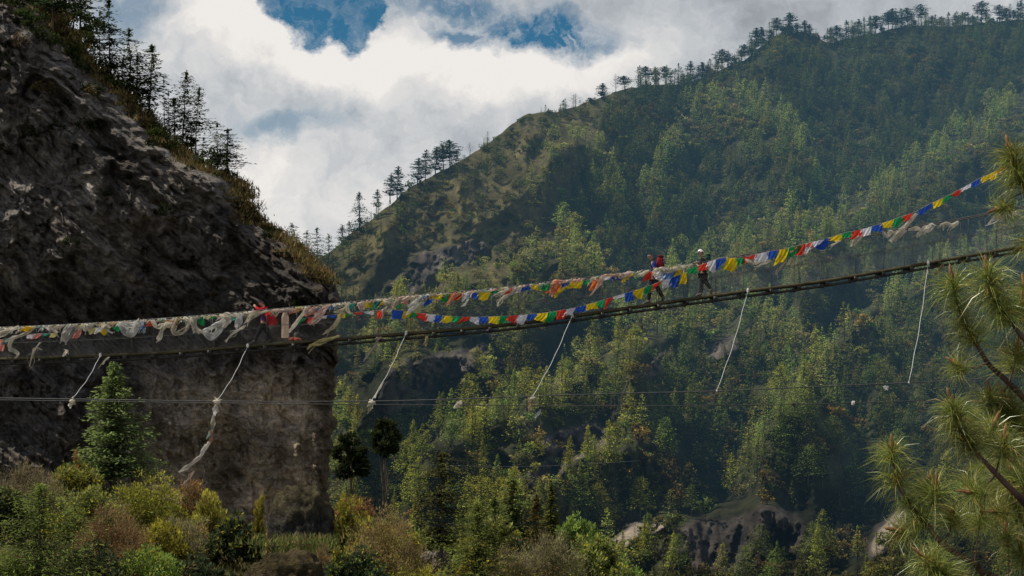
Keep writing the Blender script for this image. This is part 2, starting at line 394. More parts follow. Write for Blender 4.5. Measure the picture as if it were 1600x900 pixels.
# ---------------------------------------------------------------- sun and sky
SUN = unit(np.array([-0.53, -0.03, 0.84]))
sl = bpy.data.lights.new('sun', 'SUN'); sl.energy = 5.0; sl.angle = R(0.5); sl.color = (1.0, 0.94, 0.84)
so = bpy.data.objects.new('sun', sl); COL.objects.link(so)
from mathutils import Vector
so.rotation_euler = Vector(SUN).to_track_quat('Z', 'Y').to_euler()
so.location = (0, 100, 200)
world = bpy.data.worlds.new("World"); scene.world = world; world.use_nodes = True
def build_world():
    t = world.node_tree; N = t.nodes; L = t.links; N.clear()
    class W(NT):
        def __init__(s): s.t = t; s.N = N; s.L = L
    w = W()
    out = N.new('ShaderNodeOutputWorld'); bg = N.new('ShaderNodeBackground'); bg.inputs['Strength'].default_value = 0.15
    sky = N.new('ShaderNodeTexSky'); sky.sky_type = 'NISHITA'; sky.sun_disc = False
    sky.sun_elevation = math.asin(SUN[2]); sky.sun_rotation = math.atan2(SUN[0], SUN[1])
    sky.altitude = 2500; sky.air_density = 1.0; sky.dust_density = 0.4; sky.ozone_density = 2.0
    tc = N.new('ShaderNodeTexCoord'); sp = N.new('ShaderNodeSeparateXYZ'); L.new(tc.outputs['Generated'], sp.inputs[0])
    y = w.math('MAXIMUM', sp.outputs[1], 0.25)
    X = w.math('MULTIPLY_ADD', w.math('DIVIDE', sp.outputs[0], y), 30.0); X.node.inputs[2].default_value = 8.0
    Y = w.math('MULTIPLY_ADD', w.math('DIVIDE', sp.outputs[2], y), -30.0); Y.node.inputs[2].default_value = 6.04
    cb = N.new('ShaderNodeCombineXYZ'); L.new(X, cb.inputs[0]); L.new(Y, cb.inputs[1])
    # warp
    nw = N.new('ShaderNodeTexNoise'); nw.inputs['Scale'].default_value = 0.9; nw.inputs['Detail'].default_value = 9; nw.inputs['Roughness'].default_value = 0.62
    L.new(cb.outputs[0], nw.inputs['Vector'])
    wv = N.new('ShaderNodeVectorMath'); wv.operation = 'MULTIPLY_ADD'; wv.inputs[1].default_value = (1.7, 1.5, 0); wv.inputs[2].default_value = (-0.85, -0.75, 0)
    L.new(nw.outputs['Color'], wv.inputs[0])
    wp = N.new('ShaderNodeVectorMath'); wp.operation = 'ADD'; L.new(cb.outputs[0], wp.inputs[0]); L.new(wv.outputs[0], wp.inputs[1])
    ws = N.new('ShaderNodeSeparateXYZ'); L.new(wp.outputs[0], ws.inputs[0])
    def ell(cx, cy, rx, ry, rot=0.0, soft=0.35):
        dx = w.math('SUBTRACT', ws.outputs[0], cx); dy = w.math('SUBTRACT', ws.outputs[1], cy)
        c, s = math.cos(R(rot)), math.sin(R(rot))
        a = w.math('ADD', w.math('MULTIPLY', dx, c / rx), w.math('MULTIPLY', dy, s / rx))
        b = w.math('ADD', w.math('MULTIPLY', dx, -s / ry), w.math('MULTIPLY', dy, c / ry))
        d = w.math('SQRT', w.math('ADD', w.math('MULTIPLY', a, a), w.math('MULTIPLY', b, b)))
        return w.ramp(d, 1.0 + soft, 1.0 - soft, 0, 1)
    holes = None
    for e, k in (((5.0, -0.10, 1.0, 0.72, 18, 0.10), 1.0), ((5.62, 0.10, 0.42, 0.75, 0, 0.12), 1.0), ((6.35, -0.2, 0.7, 0.35, 10, .5), 0.8), ((7.1, 0.05, 0.8, 0.32, 12, .5), 0.85), ((8.55, 0.50, 1.05, 0.36, 8, 0.4), 1.0), ((7.3, 0.62, 0.6, 0.2, 15, .4), 0.85),
                 ((2.0, 0.1, 0.55, 0.45, -40, 0.5), 0.62), ((4.5, 1.98, 0.85, 0.22, 3, .6), 0.55), ((5.2, 1.95, 0.4, 0.15, 0, 0.6), 0.3), ((4.6, -1.2, 2.2, 0.9, 0, .2), 1.0)):
        h = w.math('MULTIPLY', ell(*e), k); holes = h if holes is None else w.math('MAXIMUM', holes, h)
    wisp = w.noise(wp.outputs[0], 2.2, 8, 0.7)
    # thin veils of cloud across the blue
    veil = w.ramp(wisp, 0.46, 0.74, 0.0, 0.7)
    right = w.ramp(X, 5.7, 6.3, 0.0, 1.0)
    holes = w.math('MULTIPLY', holes, w.math('SUBTRACT', 1.0, w.math('MULTIPLY', veil, w.math('MULTIPLY_ADD', right, 0.8))))
    cloud = w.math('SUBTRACT', 1.0, holes, clamp=True)
    # brightness of the cloud: white shoulders under the blue, grey bellies, grey veil to the right
    def blob(cx, cy, rx, ry, rot=0.0): return ell(cx, cy, rx, ry, rot, 0.9)
    big = w.noise(wp.outputs[0], 0.55, 6, 0.55); fine = w.noise(wp.outputs[0], 1.7, 8, 0.62)
    lum = w.math('ADD', w.ramp(big, 0.3, 0.7, 0.54, 0.69), w.ramp(fine, 0.28, 0.72, -0.10, 0.10))
    for e, k in (((4.3, 0.55, 1.1, 0.45, 30), 0.22), ((3.4, 0.35, 0.9, 0.5, -20), 0.18), ((6.4, 1.0, 1.7, 0.42, 3), 0.26), ((9.3, 0.95, 1.5, 0.35, -8), 0.20), ((5.2, 1.05, .8, .4, 20), .15), ((3.6, 2.6, 1.4, .9, 0), .12), ((5.0, 3.3, 1.6, 0.8, 0), 0.10), ((8.0, 1.4, 1.6, .5, 0), .12),
                 ((4.3, 1.35, 1.3, 0.55, 0), -0.09), ((6.6, 2.1, 1.8, 0.6, 0), -0.06), ((12.2, 0.2, 2.6, 1.0, 0), -0.13), ((8.6, -0.1, 1.4, .3, 0), -0.08), ((15, -.2, 3, 1.2, 0), -.04)):
        lum = w.math('ADD', lum, w.math('MULTIPLY', blob(*e), k))
    lum = w.math('MULTIPLY', w.math('MINIMUM', lum, 0.86), 6.67)
    warm = w.mix(w.ramp(lum, 3.3, 5.4), (0.86, 0.93, 1.0), (1.0, 0.965, 0.93))
    cc = w.mix(1.0, warm, (1, 1, 1), 'MULTIPLY')
    vm = N.new('ShaderNodeVectorMath'); vm.operation = 'SCALE'; L.new(cc, vm.inputs[0]); L.new(lum, vm.inputs['Scale'])
    blue = w.mix(1.0, sky.outputs[0], (0.125, 0.33, 0.37), 'MULTIPLY')
    f2 = w.ramp(sp.outputs[1], 0.1, 0.5, 0.0, 1.0)     # the tint and the cloud bank belong to this side of the valley
    blue = w.mix(f2, sky.outputs[0], blue)
    cl = w.math('MULTIPLY', cloud, w.ramp(sp.outputs[2], 0.55, 0.35, 0.25, 1.0))
    fin = w.mix(cl, blue, vm.outputs[0])
    L.new(fin, bg.inputs['Color']); L.new(bg.outputs[0], out.inputs['Surface'])
build_world()

# ---------------------------------------------------------------- terrain materials
def terrain_mat(name, haze=True, sc=1.0, bs=0.8, bd=0.6):
    m = NT(name, haze); c = m.attr(); p = m.pos()
    a = m.noise(p, 0.12 * sc, 8, 0.65); b = m.noise(p, 0.9 * sc, 6, 0.7)
    c = m.mix(1.0, c, m.mix(m.ramp(a, 0.35, 0.65), (0.6, 0.6, 0.62), (1.35, 1.28, 1.2)), 'MULTIPLY')
    c = m.mix(1.0, c, m.mix(m.ramp(b, 0.3, 0.7), (0.6, 0.62, 0.6), (1.3, 1.3, 1.25)), 'MULTIPLY')
    return m.fin(m.bsdf(c, 0.95, m.bump(m.math('ADD', a, m.math('MULTIPLY', b, 0.4)), bs, bd), 0.05))
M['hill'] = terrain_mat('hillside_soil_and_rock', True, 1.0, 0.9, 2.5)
M['bank'] = terrain_mat('river_bank_soil', False, 4.0, 0.8, 0.3)
def cliff_mat():
    m = NT('cliff_rock', True); c = m.attr(); p = m.pos(); ps = m.pos((1.0, 1.0, 0.25))
    # strata dip down to the right
    rot = m.n('ShaderNodeMapping'); rot.inputs['Rotation'].default_value = (0, R(28), 0); rot.inputs['Scale'].default_value = (0.22, 0.4, 1.0); m.link(p, rot.inputs['Vector']); pl = rot.outputs[0]
    big = m.noise(p, 0.05, 9, 0.66, 0.6); streak = m.noise(ps, 0.30, 9, 0.70, 0.4); lay = m.noise(pl, 0.8, 9, 0.66, 0.8); fine = m.noise(p, 1.6, 9, 0.78); gr = m.noise(p, 7.0, 5, 0.75)
    c = m.mix(1.0, c, m.mix(m.ramp(big, 0.30, 0.70), (0.62, 0.64, 0.68), (1.45, 1.38, 1.28)), 'MULTIPLY')
    c = m.mix(1.0, c, m.mix(m.ramp(streak, 0.30, 0.68), (0.66, 0.67, 0.70), (1.35, 1.3, 1.2)), 'MULTIPLY')
    c = m.mix(1.0, c, m.mix(m.ramp(lay, 0.32, 0.68), (0.75, 0.75, 0.77), (1.3, 1.26, 1.2)), 'MULTIPLY')
    c = m.mix(1.0, c, m.mix(m.ramp(fine, 0.32, 0.68), (0.6, 0.6, 0.61), (1.45, 1.4, 1.34)), 'MULTIPLY')
    c = m.mix(1.0, c, m.mix(m.ramp(gr, 0.3, 0.7), (0.65, 0.65, 0.66), (1.35, 1.33, 1.3)), 'MULTIPLY')
    c = m.mix(m.ramp(m.noise(p, 0.14, 9, 0.75), 0.50, 0.68, 0, 0.5), c, (0.125, 0.075, 0.038))       # rusty patches
    moss = m.math('MULTIPLY', m.ramp(m.noise(p, 0.2, 10, 0.8), 0.46, 0.64), m.ramp(gr, 0.38, 0.56, 0.0, 1))
    c = m.mix(m.math('MULTIPLY', moss, 0.8), c, (0.022, 0.028, 0.012))
    nz = m.n('ShaderNodeTexNoise'); nz.inputs['Scale'].default_value = 0.45; nz.inputs['Detail'].default_value = 7; nz.inputs['Roughness'].default_value = 0.65; m.link(p, nz.inputs['Vector'])
    ns = m.n('ShaderNodeVectorMath', operation='SCALE'); ns.inputs['Scale'].default_value = 3.0; m.link(nz.outputs['Color'], ns.inputs[0])
    wv = m.n('ShaderNodeVectorMath', operation='ADD'); m.link(pl, wv.inputs[0]); m.link(ns.outputs[0], wv.inputs[1])
    cr = None
    for sc, wdt in ((0.28, 0.05), (0.75, 0.05)):
        v = m.n('ShaderNodeTexVoronoi', feature='DISTANCE_TO_EDGE'); v.inputs['Scale'].default_value = sc; m.link(wv.outputs[0], v.inputs['Vector'])
        k = m.ramp(v.outputs['Distance'], 0.0, wdt, 0.25, 1.0); cr = k if cr is None else m.math('MULTIPLY', cr, k)
    c = m.mix(1.0, c, m.mix(cr, (0.5, 0.5, 0.5), (1, 1, 1)), 'MULTIPLY')
    h = m.math('ADD', m.math('ADD', m.math('MULTIPLY', lay, 1.5), m.math('MULTIPLY', fine, 0.8)), m.math('ADD', m.math('MULTIPLY', gr, 0.2), m.math('MULTIPLY', cr, 0.25)))
    return m.fin(m.bsdf(c, 0.92, m.bump(h, 1.0, 1.6), 0.12))
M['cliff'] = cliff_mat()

# ---------------------------------------------------------------- the mountain
CREST = [(380, 425), (430, 420), (470, 413), (500, 403), (525, 387), (545, 368), (570, 352), (600, 326), (640, 293), (700, 262), (740, 237), (773, 216), (800, 195), (826, 179), (873, 173), (933, 155), (980, 138), (1020, 131), (1066, 130), (1100, 122), (1163, 93), (1210, 58), (1240, 52), (1273, 55), (1293, 66), (1350, 54), (1416, 42), (1500, 40), (1600, 28), (1750, 10), (1950, -20)]
SPURS = [  # crest polyline, depth step, decay start, decay end
    ([(520, 640), (600, 520), (640, 460), (700, 434), (740, 414), (800, 400), (830, 380), (880, 355), (910, 372), (940, 402), (960, 445), (1000, 540), (1030, 620)], 75, 30, 240),
    ([(530, 720), (560, 640), (600, 575), (650, 545), (720, 530), (760, 560), (800, 610), (830, 700)], 50, 20, 160),
    ([(600, 800), (640, 720), (700, 655), (760, 645), (830, 625), (860, 592), (910, 557), (970, 535), (1040, 512), (1110, 500), (1180, 475), (1230, 500), (1300, 600), (1340, 700)], 75, 40, 300),
    ([(960, 520), (1040, 432), (1100, 402), (1170, 372), (1230, 333), (1280, 338), (1340, 400), (1380, 470)], 60, 30, 200),
    ([(1150, 760), (1200, 650), (1250, 575), (1300, 528), (1350, 485), (1400, 455), (1500, 400), (1600, 333), (1750, 250), (1950, 180)], 90, 40, 320),
    ([(1220, 420), (1300, 340), (1400, 275), (1480, 222), (1560, 172), (1650, 122), (1950, 0)], 85, 40, 260),
    ([(1000, 300), (1060, 180), (1120, 150), (1200, 160), (1260, 230), (1290, 320)], 50, 20, 160),
    ([(820, 300), (860, 220), (900, 200), (950, 230), (980, 320)], 30, 20, 120),
    ([(700, 860), (760, 800), (830, 760), (900, 700), (980, 660), (1050, 690), (1100, 760)], 50, 20, 200),
    ([(900, 960), (930, 870), (980, 822), (1060, 792), (1180, 765), (1290, 800), (1340, 870), (1360, 960)], 45, 15, 260),
    ([(1280, 960), (1300, 905), (1350, 850), (1400, 800), (1450, 765), (1600, 700), (1950, 600)], 70, 20, 300),
]
def crest_y(u): return poly(u, CREST) + 3.0 * vnoise(np.stack([np.asarray(u, float) / 28, np.asarray(u) * 0 + 3.3, np.asarray(u) * 0], -1), 5) + 1.5 * vnoise(np.stack([np.asarray(u, float) / 7, np.asarray(u) * 0 + 1.3, np.asarray(u) * 0], -1), 6)
def mdepth(u, v):
    u, v = np.broadcast_arrays(np.asarray(u, float), np.asarray(v, float))
    cy = crest_y(u); top = poly(u, [(380, 700), (560, 800), (850, 980), (1100, 1200), (1400, 1330), (1950, 1400)])
    w = np.clip((1000 - v) / (1000 - cy), 0, 1.2)
    D = 520 + (top - 520) * w ** 1.05
    wob = 14 * vnoise(np.stack([u / 60, v / 60, u * 0], -1), 11) + 7 * vnoise(np.stack([u / 22, v / 22, u * 0 + 4], -1), 12)
    for k, (pts, step, d0, d1) in enumerate(SPURS):
        c = poly(u, pts); dv = v - c + wob
        ends = sst(pts[0][0], pts[0][0] + 50, u) * (1 - sst(pts[-1][0] - 50, pts[-1][0], u))
        D = D - 0.75 * step * ends * sst(-2, 26, dv) * (1 - sst(d0, d1, dv))
    q = np.stack([u / 110, v / 170 + u / 300, u * 0 + 9], -1)
    near = sst(0, 40, v - cy)
    D = D - near * (26 * fbm(q, 5, 21, 0.55, True) + 10)
    q2 = np.stack([u / 26, v / 20, u * 0 + 2], -1)
    D = D - near * 5.0 * fbm(q2, 4, 31, 0.6)
    rk = zones(u, v)[0]; q3 = np.stack([u / 15 + v / 60, v / 26 - u / 70, u * 0 + 2], -1)
    D = D - near * rk * (9.0 * fbm(q3, 5, 33, 0.62, True) + 3)
    return D
def blobf(u, v, cx, cy, rx, ry, rot=0.0):
    c, s = math.cos(R(rot)), math.sin(R(rot)); dx, dy = u - cx, v - cy
    return np.clip(1.25 - np.sqrt(((c * dx + s * dy) / rx) ** 2 + ((-s * dx + c * dy) / ry) ** 2), 0, 1)
ROCKS = [(690, 405, 62, 24, -8), (640, 445, 70, 26, -35), (740, 385, 25, 12, 0), (700, 570, 70, 26, -20), (620, 610, 26, 50, 20), (660, 600, 60, 30, -60), (905, 690, 70, 32, -15), (850, 740, 50, 20, -30), (780, 520, 40, 14, 20), (1050, 560, 60, 16, -30),
         (980, 838, 52, 15, -38), (1030, 822, 28, 10, -35), (1200, 840, 70, 60, 0), (1110, 860, 80, 50, 0), (1385, 835, 22, 60, 40), (860, 590, 30, 16, 20), (1140, 540, 55, 18, -25), (700, 640, 60, 22, -60)]
PALE = [(975, 843, 50, 12, -40), (1030, 822, 26, 9, -35), (1390, 830, 16, 60, 40)]
GORGE = [(655, 790, 55, 75, 0), (585, 610, 42, 60, 0), (690, 760, 30, 80, 0), (610, 425, 62, 40, -20), (850, 555, 62, 34, -15), (700, 520, 60, 20, 0), (1290, 800, 60, 50, 0), (930, 480, 50, 30, 0)]
def gorge(u, v):
    g_ = np.zeros_like(np.asarray(u, float))
    for r in GORGE: g_ = np.maximum(g_, blobf(u, v, *r))
    return sst(.15, .7, g_)
def zones(u, v):
    n = fbm(np.stack([u / 45, v / 45, u * 0], -1), 4, 41)
    rock = np.zeros_like(u)
    for r in ROCKS: rock = np.maximum(rock, blobf(u, v, *r))
    rock = sst(0.28, 0.5, rock + 0.35 * n)
    pale = np.zeros_like(u)
    for r in PALE: pale = np.maximum(pale, blobf(u, v, *r))
    pale = sst(0.3, 0.6, pale + 0.25 * n)
    edge = 1010 - (v - 120) * 0.55
    grass = sst(-40, 60, edge - u + 60 * n) * sst(520, 440, v)
    return rock, pale, grass, n
def build_mountain():
    us = np.arange(380, 1960, 3.0); rows = 330
    cy = crest_y(us); k = np.linspace(0, 1, rows) ** 1.0
    V_ = cy[None, :] + (1000 - cy[None, :]) * k[:, None]; U_ = np.broadcast_to(us[None, :], V_.shape)
    Dm = mdepth(U_, V_); pts = P(U_, V_, Dm)
    rock, pale, grass, n = zones(U_, V_)
    c = np.ones(V_.shape + (3,)) * np.array([0.05, 0.052, 0.026])
    n2 = fbm(np.stack([U_ / 14, V_ / 14, U_ * 0], -1), 4, 51)[..., None]
    c = c * (1 + 0.6 * n2)
    gcol = np.array([0.115, 0.10, 0.045]) * (1 + 0.5 * n2) * (1 - 0.35 * sst(-0.1, .5, n)[..., None])
    c = c * (1 - grass[..., None]) + gcol * grass[..., None]
    rcol = np.array([0.10, 0.085, 0.075]) * (1 + 0.8 * n2)
    c = c * (1 - rock[..., None]) + rcol * rock[..., None]
    c = c * (1 - pale[..., None]) + np.array([0.30, 0.25, 0.20]) * pale[..., None]
    gg = gorge(U_, V_)[..., None]; c = c * (1 - .5 * gg)  # gorge shade painted into the ground colour
    dark = (sst(700, 820, V_) * sst(1000, 1150, U_))[..., None]  # shade low on the right, painted into the ground colour
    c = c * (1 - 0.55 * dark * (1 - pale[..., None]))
    # rounded back of the crest
    back = []
    for j, (dD, dz) in enumerate(((12, -1), (40, -8), (110, -50), (260, -200))):
        b = pts[0].copy(); b[:, 1] += dD; b[:, 0] *= b[:, 1] / pts[0][:, 1]; b[:, 2] += dz; back.append(b)
    allp = np.concatenate([np.array(back[::-1]), pts], 0); cc = np.concatenate([np.repeat(c[:1], 4, 0), c], 0)
    r, q = allp.shape[:2]; idx = np.arange(r * q).reshape(r, q)
    f = np.stack([idx[:-1, :-1], idx[1:, :-1], idx[1:, 1:], idx[:-1, 1:]], -1).reshape(-1, 4)
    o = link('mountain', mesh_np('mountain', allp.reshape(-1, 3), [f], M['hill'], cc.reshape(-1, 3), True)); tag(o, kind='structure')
build_mountain()
g = MB(); g.add([[-9000, -300, -92], [9000, -300, -92], [9000, 9000, -92], [-9000, 9000, -92]], [[0, 1, 2, 3]], (0.07, 0.07, 0.05))
tag(g.build('ground', M['hill']), kind='structure')

# ---------------------------------------------------------------- the cliff on the left
CEDGE = [(-260, -60), (-120, -10), (-60, 30), (0, 74), (20, 95), (45, 104), (65, 113), (95, 140), (120, 166), (140, 190), (165, 210), (190, 234), (215, 259), (245, 291), (262, 322), (272, 352), (285, 379), (310, 389), (345, 405), (360, 432), (380, 462), (410, 491), (440, 519), (460, 531), (490, 530), (540, 528), (600, 525), (650, 524), (700, 519), (770, 514), (850, 503), (1000, 480)]
def cedge(v):
    v = np.asarray(v, float); z = v * 0
    return poly(v, CEDGE) + 4.0 * vnoise(np.stack([v / 17, z, z], -1), 61) + 2.2 * vnoise(np.stack([v / 6, z, z + 3], -1), 62)
def cface(u, v):
    """depth of the cliff's front at a photo pixel"""
    u, v = np.broadcast_arrays(np.asarray(u, float), np.asarray(v, float))
    D = 172 + np.clip(v - 460, -900, 0) * 0.010 + np.clip(60 - v, 0, 900) * 0.03 + 5 + (300 - u) * 0.018
    D = D - 2.4 * fbm(np.stack([u / 130, v / 170, u * 0], -1), 3, 71, 0.5)
    # broken ledges dipping to the right, blocks between them
    w1 = fbm(np.stack([u / 70, v / 70, u * 0], -1), 4, 73, 0.6)
    for sx, sy, dip, amp, sd in ((150, 40, 70, .8, 75), (60, 17, 28, .42, 76), (26, 9, 12, .22, 77)):
        q = 3.2 * fbm(np.stack([u / sx + 1.2 * w1, v / sy - u / dip + 1.5 * w1, u * 0], -1), 3, sd, .5); fr = q - np.floor(q)
        D = D - amp * (1 - .6 * sst(560, 610, v) * sst(170, 240, u)) * (np.floor(q) + sst(0.0, 0.3, fr) * .85 + fr * .15)
    vert = 3 * fbm(np.stack([u / 22 + w1, v / 90, u * 0], -1), 3, 79, .55); fr = vert - np.floor(vert)
    D = D - .3 * (np.floor(vert) + sst(0, .35, fr))
    D = D - 0.4 * fbm(np.stack([u / 20, v / 20, u * 0], -1), 5, 81, 0.65, True)
    D = D + 1.6 * sst(420, 520, v) + np.clip(v - 520, 0, 400) * .006
    return D
def build_cliff():
    vs = np.concatenate([np.arange(-160, 960, 1.5)]); nf, nc, nt = 620, 46, 22
    E = cedge(vs); Rc = poly(vs, [(-260, 90), (250, 85), (380, 60), (460, 30), (600, 26), (1000, 26)])
    rows = []; cols = []
    for i, v in enumerate(vs):
        a = np.linspace(-200, E[i] - Rc[i], nf); sc = np.linspace(0, np.pi / 2, nc + 1)[1:]
        b = E[i] - Rc[i] + Rc[i] * np.sin(sc); u = np.concatenate([a, b])
        D = cface(u, v); Rm = Rc[i] * 0.20; D[nf:] += Rm * (1 - np.cos(sc))
        w = P(u, np.full_like(u, v), D)
        tl = np.repeat(w[-1:], nt, 0); s = np.linspace(0, 1, nt + 1)[1:]
        y0 = tl[:, 1].copy(); tl[:, 1] += 90 * s ** 1.6; tl[:, 0] = tl[:, 0] * tl[:, 1] / y0 - 5 * s; tl[:, 2] -= 2 * s
        rows.append(np.concatenate([w, tl])); cols.append(u)
    Pm = np.array(rows); Pm[:, nf + nc:, 0] += 0.8 * fbm(Pm[:, nf + nc:] / 4.0, 4, 91) * np.linspace(0, 1, nt)[None]
    U_ = np.concatenate([np.array(cols), np.repeat(np.array(cols)[:, -1:], nt, 1)], 1); V_ = np.broadcast_to(vs[:, None], U_.shape)
    n = fbm(np.stack([U_ / 60, V_ / 50, U_ * 0], -1), 5, 95)[..., None]; n2 = fbm(np.stack([U_ / 12, V_ / 12, U_ * 0], -1), 4, 97)[..., None]
    c = np.array([0.30, 0.29, 0.28]) * (1 + 0.6 * n) * (1 + 0.35 * n2)
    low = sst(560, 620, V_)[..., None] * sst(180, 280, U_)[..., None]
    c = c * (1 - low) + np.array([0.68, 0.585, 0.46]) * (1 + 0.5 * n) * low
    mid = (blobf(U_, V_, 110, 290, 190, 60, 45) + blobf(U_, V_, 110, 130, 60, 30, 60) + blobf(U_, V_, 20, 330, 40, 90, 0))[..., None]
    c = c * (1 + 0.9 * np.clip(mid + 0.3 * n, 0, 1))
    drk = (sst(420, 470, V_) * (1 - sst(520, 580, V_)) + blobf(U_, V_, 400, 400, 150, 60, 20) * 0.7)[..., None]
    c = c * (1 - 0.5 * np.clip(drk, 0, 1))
    # dry grass along the crest
    de = cedge(V_) - U_; gr = (sst(30, 0, de + 45 * n[..., 0] + 16 * n2[..., 0]) * (1 - sst(430, 480, V_)))[..., None]
    gc = np.array([0.24, 0.155, 0.075]) * (1 + 0.7 * n2)
    c = c * (1 - gr) + gc * gr
    ed = (sst(34, 6, de) * sst(490, 540, V_))[..., None]; c = c * (1 - ed) + np.array([0.22, 0.17, 0.12]) * (1 + 0.6 * n2) * ed  # sunlit brown of the right edge painted into the rock colour
    r, q = Pm.shape[:2]; idx = np.arange(r * q).reshape(r, q)
    f = np.stack([idx[:-1, :-1], idx[1:, :-1], idx[1:, 1:], idx[:-1, 1:]], -1).reshape(-1, 4)
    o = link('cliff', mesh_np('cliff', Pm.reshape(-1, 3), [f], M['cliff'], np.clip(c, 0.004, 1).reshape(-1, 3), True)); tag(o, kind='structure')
build_cliff()

# ---------------------------------------------------------------- the near bank along the bottom
BANK = [(-400, 770), (0, 790), (200, 800), (330, 815), (430, 830), (520, 812), (600, 826), (660, 850), (700, 856), (800, 850), (900, 866), (1000, 905), (1200, 1000), (1950, 1080)]
def bdepth(u, v):
    u, v = np.broadcast_arrays(np.asarray(u, float), np.asarray(v, float)); c = poly(u, BANK)
    t = np.clip((v - c) / 160, 0, 1.5)
    return 125 - 55 * t + 2.5 * fbm(np.stack([u / 50, v / 40, u * 0], -1), 4, 101)
def build_bank():
    us = np.arange(-420, 1960, 5.0); c = poly(us, BANK) + 5 * vnoise(np.stack([us / 30, us * 0, us * 0], -1), 103)
    k = np.linspace(0, 1, 70); V_ = c[None] + k[:, None] * 330; U_ = np.broadcast_to(us[None], V_.shape)
    pts = P(U_, V_, bdepth(U_, V_)); b1 = pts[0].copy(); b1[:, 1] += 12; b1[:, 2] -= 2; b2 = b1.copy(); b2[:, 1] += 60; b2[:, 2] -= 60
    allp = np.concatenate([b2[None], b1[None], pts]); r, q = allp.shape[:2]; idx = np.arange(r * q).reshape(r, q)
    f = np.stack([idx[:-1, :-1], idx[1:, :-1], idx[1:, 1:], idx[:-1, 1:]], -1).reshape(-1, 4)
    n = fbm(allp / 3.0, 4, 105)[..., None]
    col = np.array([0.06, 0.055, 0.03]) * (1 + 0.8 * n)
    o = link('riverbank', mesh_np('riverbank', allp.reshape(-1, 3), [f], M['bank'], np.clip(col, .005, 1).reshape(-1, 3), True)); tag(o, kind='structure')
build_bank()
# ---------------------------------------------------------------- forest on the mountain
GRN_IN, GRN_TIP = (0.038, 0.068, 0.024), (0.38, 0.43, 0.085)
def far_pines(nb=84, nk=8, leaf=.6):
    out = []
    for i in range(7):
        h = 10.0
        out.append(conifer(200 + i, h, r=[2.6, 3.0, 2.7, 3.4, 3.0, 2.3, 3.6][i], base=[.1, .18, .12, .28, .08, .2, .35][i], nb=nb, nk=nk, leaf=leaf, droop=[.25, .1, .35, 0, .2, .3, -.1][i],
                           shape=[.9, .7, 1, .55, .8, .9, .5][i], irr=.3, c_in=GRN_IN, c_tip=GRN_TIP, flat=.28, trunk_r=.16, sec=.36))
    return out
def far_broad():
    out = []
    rng = np.random.default_rng(7)
    for i in range(5):
        nl = 4 + i % 3; lob = [(rng.normal(0, 1.1), rng.normal(0, 1.1), 2.0 + rng.random() * 2.2, 1.2 + rng.random() * .6, 1.2 + rng.random() * .6, 1.0 + rng.random() * .7) for _ in range(nl)]
        out.append(leafy(300 + i, lob, n=300, leaf=.6, c_in=(.03, .036, .015), c_tip=(.29, .26, .09), stems=4, stem_r=.09, fill=.5))
    return out
PINES = far_pines(); PINES_FINE = far_pines(170, 13, .38); BROADS = far_broad()
TINT_B = [(1, 1, 1), (1.15, .85, .75), (.8, 1.15, .75), (1.35, .95, .6), (.9, .75, .8), (1.3, 1.35, .7)]
rng = np.random.default_rng(17)
def forest_points(n):
    u = rng.uniform(400, 1760, n); v = rng.uniform(0, 985, n); v = 10 + (v - 10)
    cy = crest_y(u); ok = v > cy + 2; u, v = u[ok], v[ok]
    D = mdepth(u, v); rock, pale, grass, nz = zones(u, v)
    p = (D / 1250.0) ** 2 * 0.50
    k = (1 - 0.93 * rock) * (1 - 0.9 * pale) * (1 - .8 * gorge(u, v))
    ok = rng.random(len(u)) < p * k
    # not where the sheet folds away from the camera (backs of the spurs)
    D2 = mdepth(u, v + 3); ok &= (D - D2) < 60
    u, v, D, grass, nz, rock = (x[ok] for x in (u, v, D, grass, nz, rock))
    fine = fbm(np.stack([u / 70, v / 70, u * 0 + 5], -1), 3, 43)
    pc = np.clip(0.62 + 0.9 * fine, 0.12, 0.96) * (1 - 0.6 * grass)
    pc = np.where((v > 730) & (u > 950), pc * 0.5, pc)
    isp = rng.random(len(u)) < pc
    keep = isp | (rng.random(len(u)) < np.where(grass > .5, .95, .9))
    return tuple(x[keep] for x in (u, v, D, grass, isp, nz))
u, v, D, grass, isp, nz = forest_points(46000)
hgt = np.where(isp, 12.2 * (0.6 + 0.75 * rng.random(len(u)) ** 1.2), 4.6 * (0.55 + 0.8 * rng.random(len(u))))
hgt = hgt * np.where((grass > .5), .62, 1.0)
pxh = hgt * F / D
W0 = P(u, v, D); W0[:, 2] -= 0.3
# visible in the photo: inside the frame and right of the cliff
vis = (u > np.where(v > 440, 530, np.maximum(cedge(v) + 8, 440))) & (u < 1600) & (v < 930)
order = np.argsort(-(pxh * np.where(vis, 1, 0)))
pine_ids = [i for i in order if isp[i] and vis[i]][:188]
broad_ids = [i for i in order if (not isp[i]) and vis[i]][:292]
chosen = set(pine_ids) | set(broad_ids)
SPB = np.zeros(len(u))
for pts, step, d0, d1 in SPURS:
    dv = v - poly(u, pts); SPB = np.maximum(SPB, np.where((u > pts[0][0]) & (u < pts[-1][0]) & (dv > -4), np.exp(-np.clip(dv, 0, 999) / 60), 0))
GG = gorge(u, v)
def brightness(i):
    """light and shade painted into the tint: brighter spur crests, darker gorges and low right"""
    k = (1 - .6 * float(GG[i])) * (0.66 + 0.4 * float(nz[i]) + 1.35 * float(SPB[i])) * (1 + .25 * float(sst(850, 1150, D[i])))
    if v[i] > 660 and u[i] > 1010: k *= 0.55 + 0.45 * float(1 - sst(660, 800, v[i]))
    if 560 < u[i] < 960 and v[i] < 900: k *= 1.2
    return k
